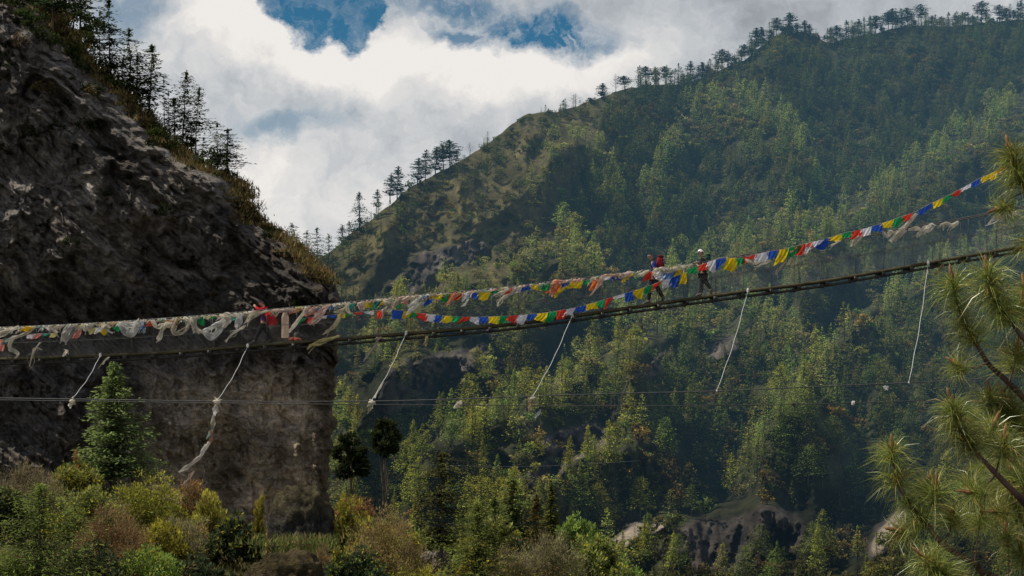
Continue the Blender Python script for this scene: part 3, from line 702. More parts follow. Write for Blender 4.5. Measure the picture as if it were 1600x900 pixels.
def merge(ids, protos, scale_h, name, label, cat, broad=False):
    mb = MB(); tk = MB()
    for i in ids:
        cr, tr = protos[rng.integers(len(protos))]
        s = hgt[i] / scale_h; a = rng.random() * 6.28; c_, s_ = math.cos(a), math.sin(a); wx = s * (0.8 + 0.45 * rng.random())
        tint = np.array(TINT_B[rng.integers(len(TINT_B))]) if broad else np.array([1 + .35 * rng.normal() * .5, 1, 1 + .1 * rng.normal()])
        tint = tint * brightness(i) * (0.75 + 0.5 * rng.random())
        for src, dst, tn in ((cr, mb, np.clip(tint, .3, 2.2)), (tr, tk, np.ones(3))):
            V = np.concatenate(src.V); C = np.concatenate(src.C) * tn
            Q = np.stack([(V[:, 0] * c_ - V[:, 1] * s_) * wx, (V[:, 0] * s_ + V[:, 1] * c_) * wx, V[:, 2] * s], -1) + W0[i]
            n0 = dst.n; dst.V.append(Q); dst.C.append(C); dst.n += len(Q)
            off = 0
            for f in src.F4: dst.F4.append(f + n0)
            for f in src.F3: dst.F3.append(f + n0)
    root = empty(name, (0, 900, 0), 0, label, cat); root['kind'] = 'stuff'
    root.location = (0, 0, 0)
    o = link(name, mb.mesh(name, M['leaf'])); tag(o, label, cat, kind='stuff')
    # trunks belong to the same mass: one object
    n0 = 0
    bpy.data.objects.remove(root)
    t = link('trunks', tk.mesh('trunks', M['bark']), o); t['kind'] = 'stuff'
    return o
rest_p = [i for i in range(len(u)) if isp[i] and i not in chosen]
rest_b = [i for i in range(len(u)) if not isp[i] and i not in chosen]
print('forest', len(rest_p), len(rest_b), len(pine_ids), len(broad_ids))
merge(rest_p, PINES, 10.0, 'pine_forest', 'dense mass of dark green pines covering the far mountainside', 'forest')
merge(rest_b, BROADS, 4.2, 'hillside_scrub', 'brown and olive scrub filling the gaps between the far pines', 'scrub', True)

def variants(protos, tints, nm):
    out = []
    for cr, tr in protos:
        for t in tints:
            c = MB(); c.V, c.F3, c.F4, c.n = cr.V, cr.F3, cr.F4, cr.n; c.C = [x * np.array(t) for x in cr.C]
            out.append((c.mesh('crown', M['leaf']), tr))
    tm = {id(tr): tr.mesh('trunk', M['bark']) for _, tr in protos}
    return [(a, tm[id(b)]) for a, b in out]
PT = [(1, 1, 1), (1.35, 1.15, .9), (.7, .75, .8), (1.6, 1.3, .8)]
pv = variants(PINES_FINE, PT, 'p'); bv = variants(BROADS, TINT_B + [(.5, .5, .5)], 'b')  # last broadleaf tint is a darkened copy that paints the hollow's shade
def zone_word(i):
    if v[i] > 700 and u[i] > 1010: return 2
    if u[i] < 760: return 0
    return 1
ZP = [('green pine on the lower left slope beyond the cliff', 'pines on the lower left slope'),
      ('tall green pine on the sunlit middle slope under the bridge', 'pines on the middle slope'),
      ('dark green pine in the shaded hollow low on the right', 'pines in the shaded hollow')]
ZB = [('small round tree among the pines of the lower left slope', 'round trees on the lower left slope'),
      ('small olive or brown round tree between pines on the middle slope', 'round trees on the middle slope'),
      ('dark leafy small tree in the shaded hollow low on the right', 'round trees in the shaded hollow')]
for ids, pool, nt, hs, ZZ, nm, cat in ((pine_ids, pv, len(PT), 10.0, ZP, 'pine_tree', 'pine tree'), (broad_ids, bv, 7, 4.2, ZB, 'broadleaf_tree', 'tree')):
    for i in ids:
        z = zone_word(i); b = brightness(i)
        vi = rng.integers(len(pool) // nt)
        if nt == 4: ti = 2 if z == 2 and rng.random() < .6 else (rng.choice([0, 1, 3], p=[.35, .35, .3]) if b > 1 else rng.choice([0, 1, 2], p=[.5, .3, .2]))  # darker tints paint the hollow's shade, brighter ones the sunlit crests
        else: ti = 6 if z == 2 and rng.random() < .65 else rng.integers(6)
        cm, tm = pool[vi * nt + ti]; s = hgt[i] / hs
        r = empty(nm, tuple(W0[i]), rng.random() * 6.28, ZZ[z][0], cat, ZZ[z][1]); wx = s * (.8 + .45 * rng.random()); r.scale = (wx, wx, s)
        link('trunk', tm, r); link('crown', cm, r)

# ---------------------------------------------------------------- trees standing out on the skyline
def at_m(px, base): D_ = float(mdepth(px, max(base, float(crest_y(px)) + 2))); return P(px, base, D_), D_
TIPD = (0.055, 0.085, 0.03)
sky_list = [  # px, base, top, width, kind, label
    (562, 362, 300, 34, 'dense', 'largest dense conical conifer on the ridge just right of the cliff'),
    (545, 374, 345, 16, 'dense', 'small dark conifer at the left foot of the dense conical conifer'),
    (534, 384, 352, 14, 'thin', 'thin conifer leftmost of the row climbing the ridge'),
    (589, 332, 296, 13, 'thin', 'slim dark pine between the dense conical conifer and the pair of pines'),
    (610, 316, 273, 19, 'thin', 'left one of a close pair of dark pines on the ridge'),
    (621, 310, 260, 20, 'thin', 'right and taller one of a close pair of dark pines on the ridge'),
    (653, 290, 247, 22, 'thin', 'leftmost pine of the tall group of five on the ridge'),
    (665, 284, 234, 17, 'thin', 'second slender pine of the tall group of five on the ridge'),
    (681, 276, 230, 22, 'thin', 'middle pine of the tall group of five on the ridge'),
    (693, 271, 226, 22, 'top', 'fourth pine of the tall group of five, crown beside the highest one'),
    (703, 265, 218, 24, 'top', 'highest pine of the five on the ridge, broad dark top'),
    (713, 257, 235, 12, 'thin', 'short dark pine at the right end of the tall ridge group'),
    (734, 243, 222, 12, 'bare', 'bare leafless small tree on the ridge right of the five pines'),
    (881, 172, 156, 14, 'dense', 'small dark conical conifer beside the round bare tree on the bald crest'),
    (899, 167, 145, 17, 'bare', 'round bare tree standing alone on the bald crest'),
    (922, 160, 152, 9, 'broad', 'tiny dark bush on the bald crest right of the bare tree'),
    (941, 155, 130, 17, 'thin', 'open branched small pine on the crest right of the bare tree'),
    (962, 147, 115, 13, 'bare', 'tall sparse bare tree where the crest wood begins'),
    (976, 142, 118, 17, 'top', 'flat topped dark pine where the crest wood begins'),
    (1010, 133, 103, 18, 'top', 'dark pine with a tufted top on the crest wood, left of the double pines'),
    (1024, 133, 106, 14, 'thin', 'thin pine between the tufted pine and the double pines'),
    (1040, 133, 103, 19, 'top', 'broad headed pine of the double pines on the crest wood'),
    (1054, 133, 107, 9, 'pole', 'narrow pole of a pine with a small round head on the crest'),
    (459, 412, 349, 34, 'leafyc', 'bushy green tree right behind the cliff edge, tallest of that clump'),
    (478, 420, 360, 26, 'leafyc', 'middle green tree of the clump behind the cliff edge'),
    (497, 424, 356, 24, 'sparse', 'green tree with a thin bare trunk, right in the clump behind the cliff'),
    (514, 430, 366, 24, 'leafyc', 'hazy green tree at the far right of the clump behind the cliff edge'),
]
sky_proto = {
    'dense': conifer(401, 10, 2.7, .03, 110, 14, .5, .22, c_in=GRN_IN, c_tip=TIPD, shape=.85, irr=.3),
    'thin': conifer(402, 10, 2.1, .25, 75, 12, .75, .05, c_in=(.015, .03, .015), c_tip=TIPD, shape=.5, irr=.5, limbs=True, trunk_r=.13, lean=.02),
    'top': conifer(403, 10, 2.4, .42, 75, 12, .8, -.2, c_in=(.015, .03, .015), c_tip=TIPD, shape=.4, irr=.45, limbs=True, bulge=.6, trunk_r=.14, lean=-.02),
    'bare': bare(404, 10, 3.2, 40, twigs=5),
    'broad': leafy(405, [(0, 0, 5, 4, 4, 5)], 500, 1.0, c_in=GRN_IN, c_tip=TIPD),
    'pole': conifer(406, 10, 1.3, .72, 30, 8, .5, 0, c_in=GRN_IN, c_tip=TIPD, shape=.3, trunk_r=.14, bulge=.5),
    'leafyc': conifer(407, 10, 2.7, .08, 100, 12, .6, .05, c_in=(.03, .06, .02), c_tip=(.13, .19, .05), shape=.6, irr=.45),
    'sparse': conifer(408, 10, 1.9, .3, 50, 10, .6, .05, c_in=(.03, .05, .02), c_tip=(.12, .16, .05), shape=.5, irr=.5, limbs=True, trunk_r=.1),
}
sky_mesh = {k: (a.mesh('crown', M['leaf']), b.mesh('trunk', M['bark'])) for k, (a, b) in sky_proto.items()}
NATW = {'dense': 5.4, 'thin': 4.2, 'top': 4.6, 'bare': 5.0, 'broad': 8, 'pole': 2.4, 'leafyc': 5.4, 'sparse': 3.8}
for px, b, tp, w, k, lab in sky_list:
    loc, D_ = at_m(px, b); h = (b - tp) * D_ / F
    nm = {'bare': 'bare_tree', 'broad': 'bush', 'leafyc': 'green_tree'}.get(k, 'pine_tree')
    r = plant_thing(nm, None, loc, lab, 'tree' if k in ('bare', 'leafyc') else ('bush' if k == 'broad' else 'pine tree'), None, rng.random() * 6.28 if k not in ('thin', 'top') else rng.normal(0, .4), 1, meshes=sky_mesh[k], crown_name='branches' if k == 'bare' else 'crown')
    wx = 1.5 * w * D_ / F / NATW[k]; r.scale = (wx, wx, h / 10)
# the wood along the high crest
x = 1068.0; n_c = 0
while x < 1600:
    k = rng.choice(['dense', 'thin', 'top', 'leafyc', 'broad', 'thin', 'top'])
    hpx = {'dense': 30, 'thin': 32, 'top': 30, 'leafyc': 26, 'broad': 16}[k] * rng.uniform(.65, 1.25)
    if 1270 < x < 1296: hpx *= .35
    b = float(crest_y(x)) + rng.uniform(2, 8); loc, D_ = at_m(x, b)
    r = plant_thing('pine_tree' if k != 'broad' else 'bush', None, loc, 'dark tree silhouette in the wood along the high right crest', 'tree', 'trees along the high right crest', rng.random() * 6.28, 1, meshes=sky_mesh[k])
    h = hpx * D_ / F; wx = hpx * rng.uniform(.6, .9) * D_ / F / NATW[k] * (1.7 if k == 'broad' else 1); r.scale = (wx, wx, h / 10)
    x += rng.uniform(5, 11)

# ---------------------------------------------------------------- trees on the crest of the near cliff
DK = dict(c_in=(.012, .022, .012), c_tip=(.07, .105, .035))
def cl(seed, **k): return conifer(seed, 10, **{**dict(r=2.6, base=.3, nb=75, nk=20, leaf=.46, droop=.1, shape=.55, irr=.5, limbs=True, trunk_r=.11, flat=.3, gap=1, sec=.22), **DK, **k})
cliff_pines = [
    (82, 52, -70, 40, cl(501), 'leftmost tall pine on top of the cliff, its top out of the frame'),
    (101, 62, -60, 30, cl(502, base=.45), 'straight dark pine trunk second from the left on the cliff top'),
    (115, 64, -40, 26, cl(503, base=.5), 'thin dark pine third from the left on the cliff top'),
    (126, 68, -35, 40, cl(504, base=.4), 'bushy headed pine fourth from the left on the cliff top'),
    (155, 108, 14, 16, cl(505, r=1.0, base=.25, nb=40, nk=5), 'spindly nearly bare pine left of the tall pointed pine'),
    (173, 128, -2, 38, cl(506, r=2.2, base=.18, nb=90, shape=.75, gap=1), 'tall pointed pine with layered branches high on the cliff crest'),
    (204, 158, 43, 36, cl(507, base=.25, nb=80), 'full crowned pine below the tall pointed pine on the crest'),
    (214, 168, 82, 26, cl(508, base=.3), 'shorter pine tucked behind the full crowned pine'),
    (233, 188, 68, 42, cl(509, base=.2, nb=80, shape=.6, lean=.01), 'pine with long right hand branches halfway down the crest'),
    (257, 207, 120, 14, cl(510, r=.9, nb=40, nk=4, base=.2), 'thin leafless looking pine left of the leaning pines'),
    (265, 212, 142, 14, cl(511, r=1.0, nb=40, nk=5, base=.2), 'short thin pine at the foot of the leaning pines'),
    (284, 236, 110, 32, cl(512, base=.28, nb=75, lean=.05), 'leaning tall pine in the middle group of the crest'),
    (274, 226, 152, 34, cl(513, base=.08, nb=80, c_tip=(.07, .10, .03)), 'bushy short pine beneath the leaning tall pine'),
    (306, 252, 135, 28, cl(514, base=.42, nb=60, lean=.05), 'slim leaning pine with a high crown right of the tall leaning one'),
    (316, 257, 214, 22, cl(515, base=.1, nb=60), 'small dark pine below the slim leaning pine'),
    (339, 270, 190, 26, cl(516, base=.12, nb=80, shape=.5, bulge=.3), 'dark narrow pine, left of the two lowest big pines on the crest'),
    (358, 270, 201, 38, cl(517, base=.2, nb=70, shape=.6, droop=-.05), 'flat layered pine, rightmost big pine on the crest'),
    (394, 325, 283, 12, cl(518, r=1.0, nb=30, nk=6), 'tiny sparse tree on the steep part of the cliff edge'),
    (404, 346, 298, 12, cl(519, r=1.0, nb=30, nk=5, base=.5), 'thin pole-like tree on the cliff edge above the bushy clump'),
    (146, 102, 30, 22, cl(520, base=.1, nb=60, c_tip=(.09, .12, .03)), 'bushy light green pine low between trunks of the cliff top'),
    (190, 145, 90, 26, cl(521, base=.05, nb=60, c_tip=(.09, .12, .03)), 'low bushy pine at the foot of the full crowned pine'),
    (298, 246, 190, 30, cl(522, base=.05, nb=60, c_tip=(.08, .11, .03)), 'low bushy pine between the two leaning pines'),
    (352, 272, 225, 26, cl(523, base=.05, nb=60, c_tip=(.07, .10, .03)), 'low pine filling between the two lowest big pines'),
]
def at_c(px, py):
    e = float(cedge(py)); Rm = float(poly(py, [(-260, 90), (250, 85), (380, 60), (460, 30), (600, 26), (1000, 26)]))
    uu = min(px, e - 1.0); D_ = float(cface(uu, py)); x_ = max(0.0, (uu - (e - Rm)) / Rm); D_ += Rm * 0.20 * (1 - math.sqrt(max(0, 1 - x_ * x_)))
    return P(px, py, D_), D_
for px, b, tp, w, tr, lab in cliff_pines:
    loc, D_ = at_c(px, b + 3); h = (b + 3 - tp) * D_ / F
    r = plant_thing('pine_tree', tr, loc, lab, 'pine tree', None, 0); wx = w * D_ / F / 4.0 * (2.2 if w < 18 else 1.7); r.scale = (wx, wx, h / 10)

# bushes and tufts on the cliff
bp = [leafy(600 + i, [(0, 0, .9, 1.1, 1.1, .8), (.8, .3, .6, .8, .8, .6), (-.7, -.2, .7, .8, .8, .7)], 420, .24, c_in=ci, c_tip=ct, stems=5, stem_r=.04, twig=16) for i, (ci, ct) in enumerate((((.02, .03, .01), (.08, .10, .025)), ((.04, .03, .015), (.16, .11, .045)), ((.015, .02, .01), (.045, .055, .02))))]
bm_ = [(a.mesh('foliage', M['leaf']), b.mesh('stems', M['bark'])) for a, b in bp]
BL = [('green bush rooted on the rim of the cliff among the pines', 'green bushes on the cliff rim'), ('brown dry bush on the rim of the cliff', 'brown bushes on the cliff rim'), ('dark shrub clinging to the shaded cliff face', 'shrubs on the cliff face')]
def put_bush(px, py, k, s):
    loc, D_ = at_c(px, py); r = plant_thing('bush', None, loc, BL[k][0], 'bush', BL[k][1], rng.random() * 6.28, s, meshes=bm_[k], crown_name='foliage', trunk_name='stems')
for i in range(78):
    py = rng.uniform(-5, 440); e = float(cedge(py)); put_bush(e - rng.uniform(0, 18), py + 4, 0 if rng.random() < (.75 if py < 280 else .35) else 1, rng.uniform(.4, 1.0) * (1 if py < 250 else .65))
for px, py, s in ((140, 60, 1.6), (128, 85, 1.5), (70, 20, 1.6), (45, 40, 1.2), (95, 40, 1.6), (110, 90, 1.0), (165, 120, 1.2), (215, 160, 1.2), (290, 238, 1.2), (330, 262, 1.2), (60, 60, .9), (20, 15, 1.2), (80, 75, 1.)): put_bush(px, py, 0, s)
for i in range(60):
    py = rng.uniform(60, 520); px = rng.uniform(0, float(cedge(py)) - 25); put_bush(px, py, 2 if rng.random() < .8 else 1, rng.uniform(.35, .9))
loc, D_ = at_c(471, 461); r = plant_thing('bush', None, loc, 'lone bright green bush on the dark cliff above the bridge', 'bush', None, 0, .5, meshes=bm_[0], crown_name='foliage', trunk_name='stems')
loc, D_ = at_c(43, 44); r = plant_thing('bush', None, loc, 'small bright yellow green bush high on the dark cliff face', 'bush', None, 1, .55, meshes=bm_[0], crown_name='foliage', trunk_name='stems')
# dry grass tufts along the rim: nobody could count the blades
def grass_patch(name, pts, label, hgt_=.5, blades=26, cols=((.30, .20, .08), (.20, .15, .06), (.12, .12, .04)), spread=.6):
    mb = MB(); V = []; C = []
    for p in pts:
        n = blades; b = np.asarray(p) + np.stack([rng.normal(0, spread, n), rng.normal(0, spread * .6, n), np.full(n, -.15)], -1)
        hh = hgt_ * rng.uniform(.5, 1.2, n); d = np.stack([rng.normal(0, .4, n), rng.normal(0, .4, n), np.ones(n)], -1); tip = b + d * hh[:, None]
        w = np.stack([np.full(n, .035 + .03 * hgt_), rng.normal(0, .03, n), np.zeros(n)], -1)
        V.append(np.stack([b - w, b + w, tip], 1).reshape(-1, 3)); c = np.array(cols)[rng.integers(len(cols), size=n)] * rng.uniform(.7, 1.2, (n, 1)); C.append(np.repeat(c, 3, 0))
    V = np.concatenate(V); mb.add(V, np.arange(len(V)).reshape(-1, 3), np.concatenate(C))
    return tag(mb.build(name, M['leaf']), label, 'grass', kind='stuff')
gp = []
for i in range(700):
    py = rng.uniform(-20, 440); e = float(cedge(py)); gp.append(at_c(e - abs(rng.normal(0, 11)), py + rng.uniform(0, 4))[0])
grass_patch('dry_grass', gp, 'brown dry grass along the sloping rim of the cliff', .55)
# ---------------------------------------------------------------- plants of the near bank
KIND = {
    'mustard': dict(c_in=(.05, .055, .012), c_tip=(.30, .27, .035), leaf=.13, aspect=.45, upness=.8, twig=60, twig_c=(.22, .15, .05)),
    'olive': dict(c_in=(.035, .045, .015), c_tip=(.17, .18, .05), leaf=.14, aspect=.5, upness=.4, twig=40),
    'brown': dict(c_in=(.06, .045, .02), c_tip=(.25, .18, .07), leaf=.12, aspect=.28, upness=.9, twig=220, twig_c=(.27, .20, .10)),
    'grey': dict(c_in=(.06, .05, .03), c_tip=(.20, .17, .08), leaf=.12, aspect=.28, upness=.8, twig=260, twig_c=(.26, .22, .13)),
    'dark': dict(c_in=(.012, .02, .012), c_tip=(.055, .08, .035), leaf=.17, aspect=.5, upness=.1, twig=20),
    'green': dict(c_in=(.03, .05, .015), c_tip=(.17, .22, .045), leaf=.15, aspect=.4, upness=.4, twig=20),
    'rust': dict(c_in=(.06, .035, .015), c_tip=(.26, .14, .05), leaf=.12, aspect=.4, upness=.7, twig=120, twig_c=(.25, .14, .08)),
    'gold': dict(c_in=(.10, .07, .015), c_tip=(.50, .36, .04), leaf=.13, aspect=.5, upness=.7, twig=50, twig_c=(.3, .2, .08)),
    'feather': dict(c_in=(.06, .06, .012), c_tip=(.33, .29, .05), leaf=.2, aspect=.2, upness=2.2, twig=120, twig_c=(.3, .24, .06)),
}
near = [  # px, base, top, width, kind, label
    (45, 812, 712, 120, 'grey', 'grey brown twiggy shrub at the left frame edge under the cliff'),
    (120, 800, 705, 95, 'olive', 'olive shrub below left of the tall pine on the bank'),
    (116, 775, 700, 40, 'rust', 'small dark reddish shrub against the cliff foot left of the tall pine'),
    (5, 850, 742, 100, 'dark', 'dark evergreen shrub cut by the left frame edge'),
    (135, 862, 752, 115, 'olive', 'olive bush behind the bright pine in the bottom left corner'),
    (232, 850, 727, 132, 'mustard', 'bright mustard green round bush, largest on the left bank'),
    (300, 835, 740, 80, 'rust', 'orange brown twiggy bush right behind the mustard green bush'),
    (175, 890, 782, 125, 'brown', 'reddish brown leafless thicket between the corner pine and mustard bush'),
    (288, 880, 790, 90, 'grey', 'grey brown twig bush right below the mustard green bush'),
    (328, 850, 762, 62, 'feather', 'feathery yellow green willow shoots left of the dark rhododendron'),
    (365, 890, 798, 98, 'dark', 'dark glossy rhododendron bush left of the mossy boulder'),
    (405, 860, 768, 30, 'feather', 'narrow tall yellow green plume just left of the boulder'),
    (140, 925, 838, 125, 'dark', 'dark green low bush at the bottom below the brown thicket'),
    (232, 930, 840, 105, 'green', 'fresh green bush at the bottom edge below the mustard bush'),
    (305, 935, 862, 120, 'dark', 'dark bush on the bottom edge right of the fresh green one'),
    (255, 880, 808, 90, 'mustard', 'smaller mustard green bush at the foot of the large one'),
    (427, 890, 810, 40, 'gold', 'golden grassy bush at the left foot of the boulder'),
    (497, 868, 792, 76, 'olive', 'olive twiggy shrub growing over the right side of the boulder'),
    (455, 900, 838, 60, 'olive', 'olive scrub on the ledge between the rounded boulder and the outcrop'),
    (505, 905, 850, 60, 'brown', 'brown twigs right of the outcrop below the rounded boulder'),
    (455, 850, 788, 40, 'dark', 'dark ivy like shrub on the left side of the rounded boulder'),
    (478, 856, 800, 34, 'green', 'small fresh green shrub on the front of the boulder'),
    (545, 880, 766, 66, 'mustard', 'mustard shoots leaning over the right shoulder of the boulder'),
    (556, 925, 846, 95, 'dark', 'dark shrub in the shaded gap right of the boulder'),
    (525, 920, 850, 46, 'mustard', 'thin yellow green shoots hanging in the dark gap by the boulder'),
    (602, 920, 786, 128, 'brown', 'large golden brown twiggy bush below the two round headed trees'),
    (580, 900, 800, 80, 'gold', 'golden top of scrub left in the large brown bush'),
    (648, 890, 826, 46, 'gold', 'bright golden yellow shrub on the right flank of the brown bush'),
    (650, 935, 872, 90, 'mustard', 'mustard low bush on the bottom edge under the golden shrub'),
    (704, 875, 822, 34, 'green', 'small light green sapling just right of the open pine trunk'),
    (690, 935, 885, 70, 'olive', 'olive scrub at the foot of the open pine'),
    (796, 930, 846, 82, 'grey', 'pale leafless bush right of the bright bottom pine'),
    (860, 930, 822, 112, 'grey', 'grey brown rounded bush with bare twigs at the bottom centre'),
    (930, 930, 822, 105, 'olive', 'olive green bush right of the grey brown rounded bush'),
    (905, 870, 795, 76, 'green', 'yellow green bush behind the olive bush at the bottom centre'),
    (968, 940, 868, 90, 'green', 'green bush at the right end of the bottom row'),
    (780, 875, 800, 52, 'olive', 'olive bush behind the bright bottom pine'),
    (20, 930, 860, 80, 'green', 'green bush in the extreme bottom left corner'),
    (340, 930, 880, 60, 'olive', 'olive low scrub under the rhododendron'),
]
for k_ in KIND:
    KIND[k_]['c_tip'] = tuple(min(.75, x * (1.75 if k_ not in ('dark',) else 1.4)) for x in KIND[k_]['c_tip'])
for k_ in KIND: KIND[k_]['c_in'] = tuple(1.5 * x for x in KIND[k_]['c_in'])
near = [(*x, None) for x in near]
r0 = np.random.default_rng(55)
FILL = {'mustard': 'yellow green', 'olive': 'olive', 'brown': 'brown twiggy', 'rust': 'rust coloured', 'green': 'green', 'dark': 'dark', 'gold': 'golden'}
for k_ in range(30):
    px = r0.uniform(-10, 980); by = float(poly(px, BANK)) + r0.uniform(0, 70); kk_ = ['olive', 'mustard', 'brown', 'rust', 'green', 'dark', 'gold', 'olive', 'mustard'][r0.integers(9)]
    if 430 < px < 520: continue
    near.append((px, by, by - r0.uniform(28, 62) * (1.15 if px < 350 else .8), r0.uniform(45, 85), kk_, 'low ' + FILL[kk_] + ' scrub wedged between the bigger bushes of the near bank', FILL[kk_] + ' scrub between the bigger bushes'))
for j, (px, b, tp, w, k, lab, grp) in enumerate(near):
    bb = max(b, float(poly(px, BANK)) + 1); D_ = float(bdepth(px, bb)); loc = P(px, bb, D_); h = (bb - tp) * D_ / F; wm = w * D_ / F
    r_ = np.random.default_rng(800 + j); nl = 7 + int(w / 14)
    lob = []
    for q in range(nl):
        fx = (q + .5) / nl * 2 - 1; ht = h * (1 - .5 * fx * fx) * r_.uniform(.72, 1.0); rz_ = h * r_.uniform(.2, .32); rx_ = wm * r_.uniform(.12, .26)
        lob.append((fx * wm * .40, r_.normal(0, wm * .16), max(ht - rz_, rz_ * .7), rx_, rx_, rz_))
        if q % 2: lob.append((fx * wm * .40, r_.normal(0, wm * .2), ht * .42, rx_ * 1.2, rx_ * 1.2, rz_))
    if w < 50: lob = [(r_.normal(0, wm * .08), 0, h * (.25 + .5 * q / 4), wm * .3 * (1.2 - .15 * q), wm * .3, h * .22) for q in range(5)]
    kk = dict(KIND[k]); kk['twig'] = int(kk['twig'] * w / 70)
    kk['c_alt'] = KIND[['olive', 'mustard', 'rust', 'green', 'gold', 'brown'][r_.integers(6)]]['c_tip']; kk['alt'] = r_.uniform(.08, .28); kk['c_alt'] = tuple(.7 * x for x in kk['c_alt'])
    kk['leaf'] *= r_.uniform(.95, 1.2) * D_ / 95
    n = int(np.clip(w * (b - tp) * .62, 900, 8500))
    cr, tk = leafy(900 + j, lob, n=n, stems=9, stem_r=.045, **kk)
    if k == 'dark' and px == 365:
        pass
    plant_thing('bush', (cr, tk), loc, lab, 'bush', grp, 0, crown_mat='leaf_near', crown_name='foliage', trunk_name='stems')

def near_tree(px, b, tp, w, D_, parts, natw, lab, name='pine_tree', cat='pine tree', rz=0):
    loc = P(px, b, D_); h = (b - tp) * D_ / F; r = plant_thing(name, parts, loc, lab, cat, None, rz, crown_mat='leaf_near')
    wx = w * D_ / F / natw; r.scale = (wx, wx, h / 10); return r
near_tree(180, 752, 568, 118, 128, conifer(1001, 10, 3.0, .04, 230, 40, .42, .12, up=.05, shape=.7, irr=.35, c_in=(.03, .06, .025), c_tip=(.24, .29, .09), flat=.45, gap=1, sec=.3, trunk_r=.16, limbs=True, aspect=.4), 5.2, 'tall bushy blue green pine standing in front of the cliff below the bridge')
near_tree(60, 930, 762, 185, 78, conifer(1002, 10, 4.4, .02, 190, 50, .36, .05, up=.25, shape=.55, irr=.4, c_in=(.03, .05, .015), c_tip=(.24, .28, .06), flat=.6, sec=.3, trunk_r=.16, limbs=True, aspect=.3), 8.0, 'broad bright green pine in the bottom left corner')
near_tree(744, 935, 792, 112, 88, conifer(1003, 10, 4.0, .03, 170, 42, .46, .1, up=.1, shape=.65, irr=.35, c_in=(.03, .05, .015), c_tip=(.22, .27, .06), flat=.45, gap=1, sec=.28, trunk_r=.16, limbs=True, aspect=.38), 7.0, 'bright green young pine at the bottom, right of the open pine')
near_tree(688, 888, 709, 80, 100, conifer(1004, 10, 2.5, .2, 95, 46, .42, -.02, up=.02, shape=.45, irr=.5, c_in=(.02, .03, .012), c_tip=(.15, .15, .04), flat=.3, gap=1, sec=.24, trunk_r=.17, limbs=True, aspect=.4, bulge=.3), 4.1, 'open dark pine with a straight trunk and layered branches over the bottom bushes')
near_tree(802, 862, 750, 62, 150, conifer(1005, 10, 2.9, .15, 110, 26, .6, .05, shape=.55, irr=.35, c_in=(.03, .05, .018), c_tip=(.18, .21, .055), flat=.35, trunk_r=.15, limbs=True, bulge=.2), 5.0, 'mid green pine with a clear lower trunk above the pale leafless bush')
near_tree(862, 858, 753, 40, 145, conifer(1006, 10, 2.4, .08, 110, 24, .6, .15, shape=.8, irr=.25, c_in=(.03, .035, .01), c_tip=(.15, .14, .03), flat=.35, trunk_r=.15), 4.2, 'dark yellow green pointed pine, rightmost above the bottom bushes')
near_tree(838, 868, 774, 40, 142, conifer(1007, 10, 2.6, .06, 100, 24, .6, .12, shape=.8, irr=.3, c_in=(.035, .03, .01), c_tip=(.16, .12, .035), flat=.35, trunk_r=.15), 4.6, 'brownish pine between the mid green and the dark pointed pine')
near_tree(772, 862, 778, 56, 140, conifer(1008, 10, 3.0, .06, 110, 24, .6, .12, shape=.7, irr=.35, c_in=(.03, .045, .015), c_tip=(.15, .18, .045), flat=.35, trunk_r=.15), 5.6, 'small green pine behind the bright bottom pine')
near_tree(722, 870, 800, 40, 135, conifer(1009, 10, 3.0, .06, 80, 16, .5, .12, shape=.7, irr=.35, c_in=(.03, .045, .015), c_tip=(.13, .17, .04), flat=.35, trunk_r=.15), 5.6, 'small green pine just right of the open pine trunk')
DKC = dict(c_in=(.012, .02, .01), c_tip=(.05, .065, .022))
def round_head(seed, lob, n): return leafy(seed, lob, n=n, leaf=.5, aspect=.32, upness=.2, stems=len(lob), stem_r=.07, fill=.5, **DKC)
cr, tk = round_head(1011, [(0, 0, 8.0, 1.75, 1.75, 1.5), (-.95, 0, 7.5, 1.1, 1.1, 1.1), (1.0, .3, 7.4, 1.1, 1.1, 1.1), (.2, -.5, 6.7, 1.5, 1.4, .95), (-.2, .3, 9.0, 1.1, 1.1, .8)], 4200); add_tube(tk, [[0, 0, -.5], [.05, 0, 4], [0, 0, 8]], [.2, .17, .1], 7, (.12, .085, .06))
near_tree(600, 800, 652, 50, 135, (cr, tk), 3.9, 'dark round headed tree with a tall bare trunk, right one of two', 'round_headed_tree', 'tree')
cr, tk = round_head(1012, [(0, 0, 8.6, 1.6, 1.6, 1.2), (-.9, 0, 7.2, 1.5, 1.4, 1.3), (1.0, .2, 6.9, 1.5, 1.4, 1.3), (.3, -.3, 5.6, 1.9, 1.6, 1.3), (-.7, 0, 4.9, 1.2, 1.1, .9), (1.3, 0, 5.0, 1.1, 1.1, .8)], 4600); add_tube(tk, [[0, 0, -.5], [.05, 0, 4], [0, 0, 8]], [.2, .17, .1], 7, (.12, .085, .06))
near_tree(548, 800, 672, 58, 138, (cr, tk), 4.6, 'dark round headed tree with a lower wide crown, left one of two', 'round_headed_tree', 'tree')

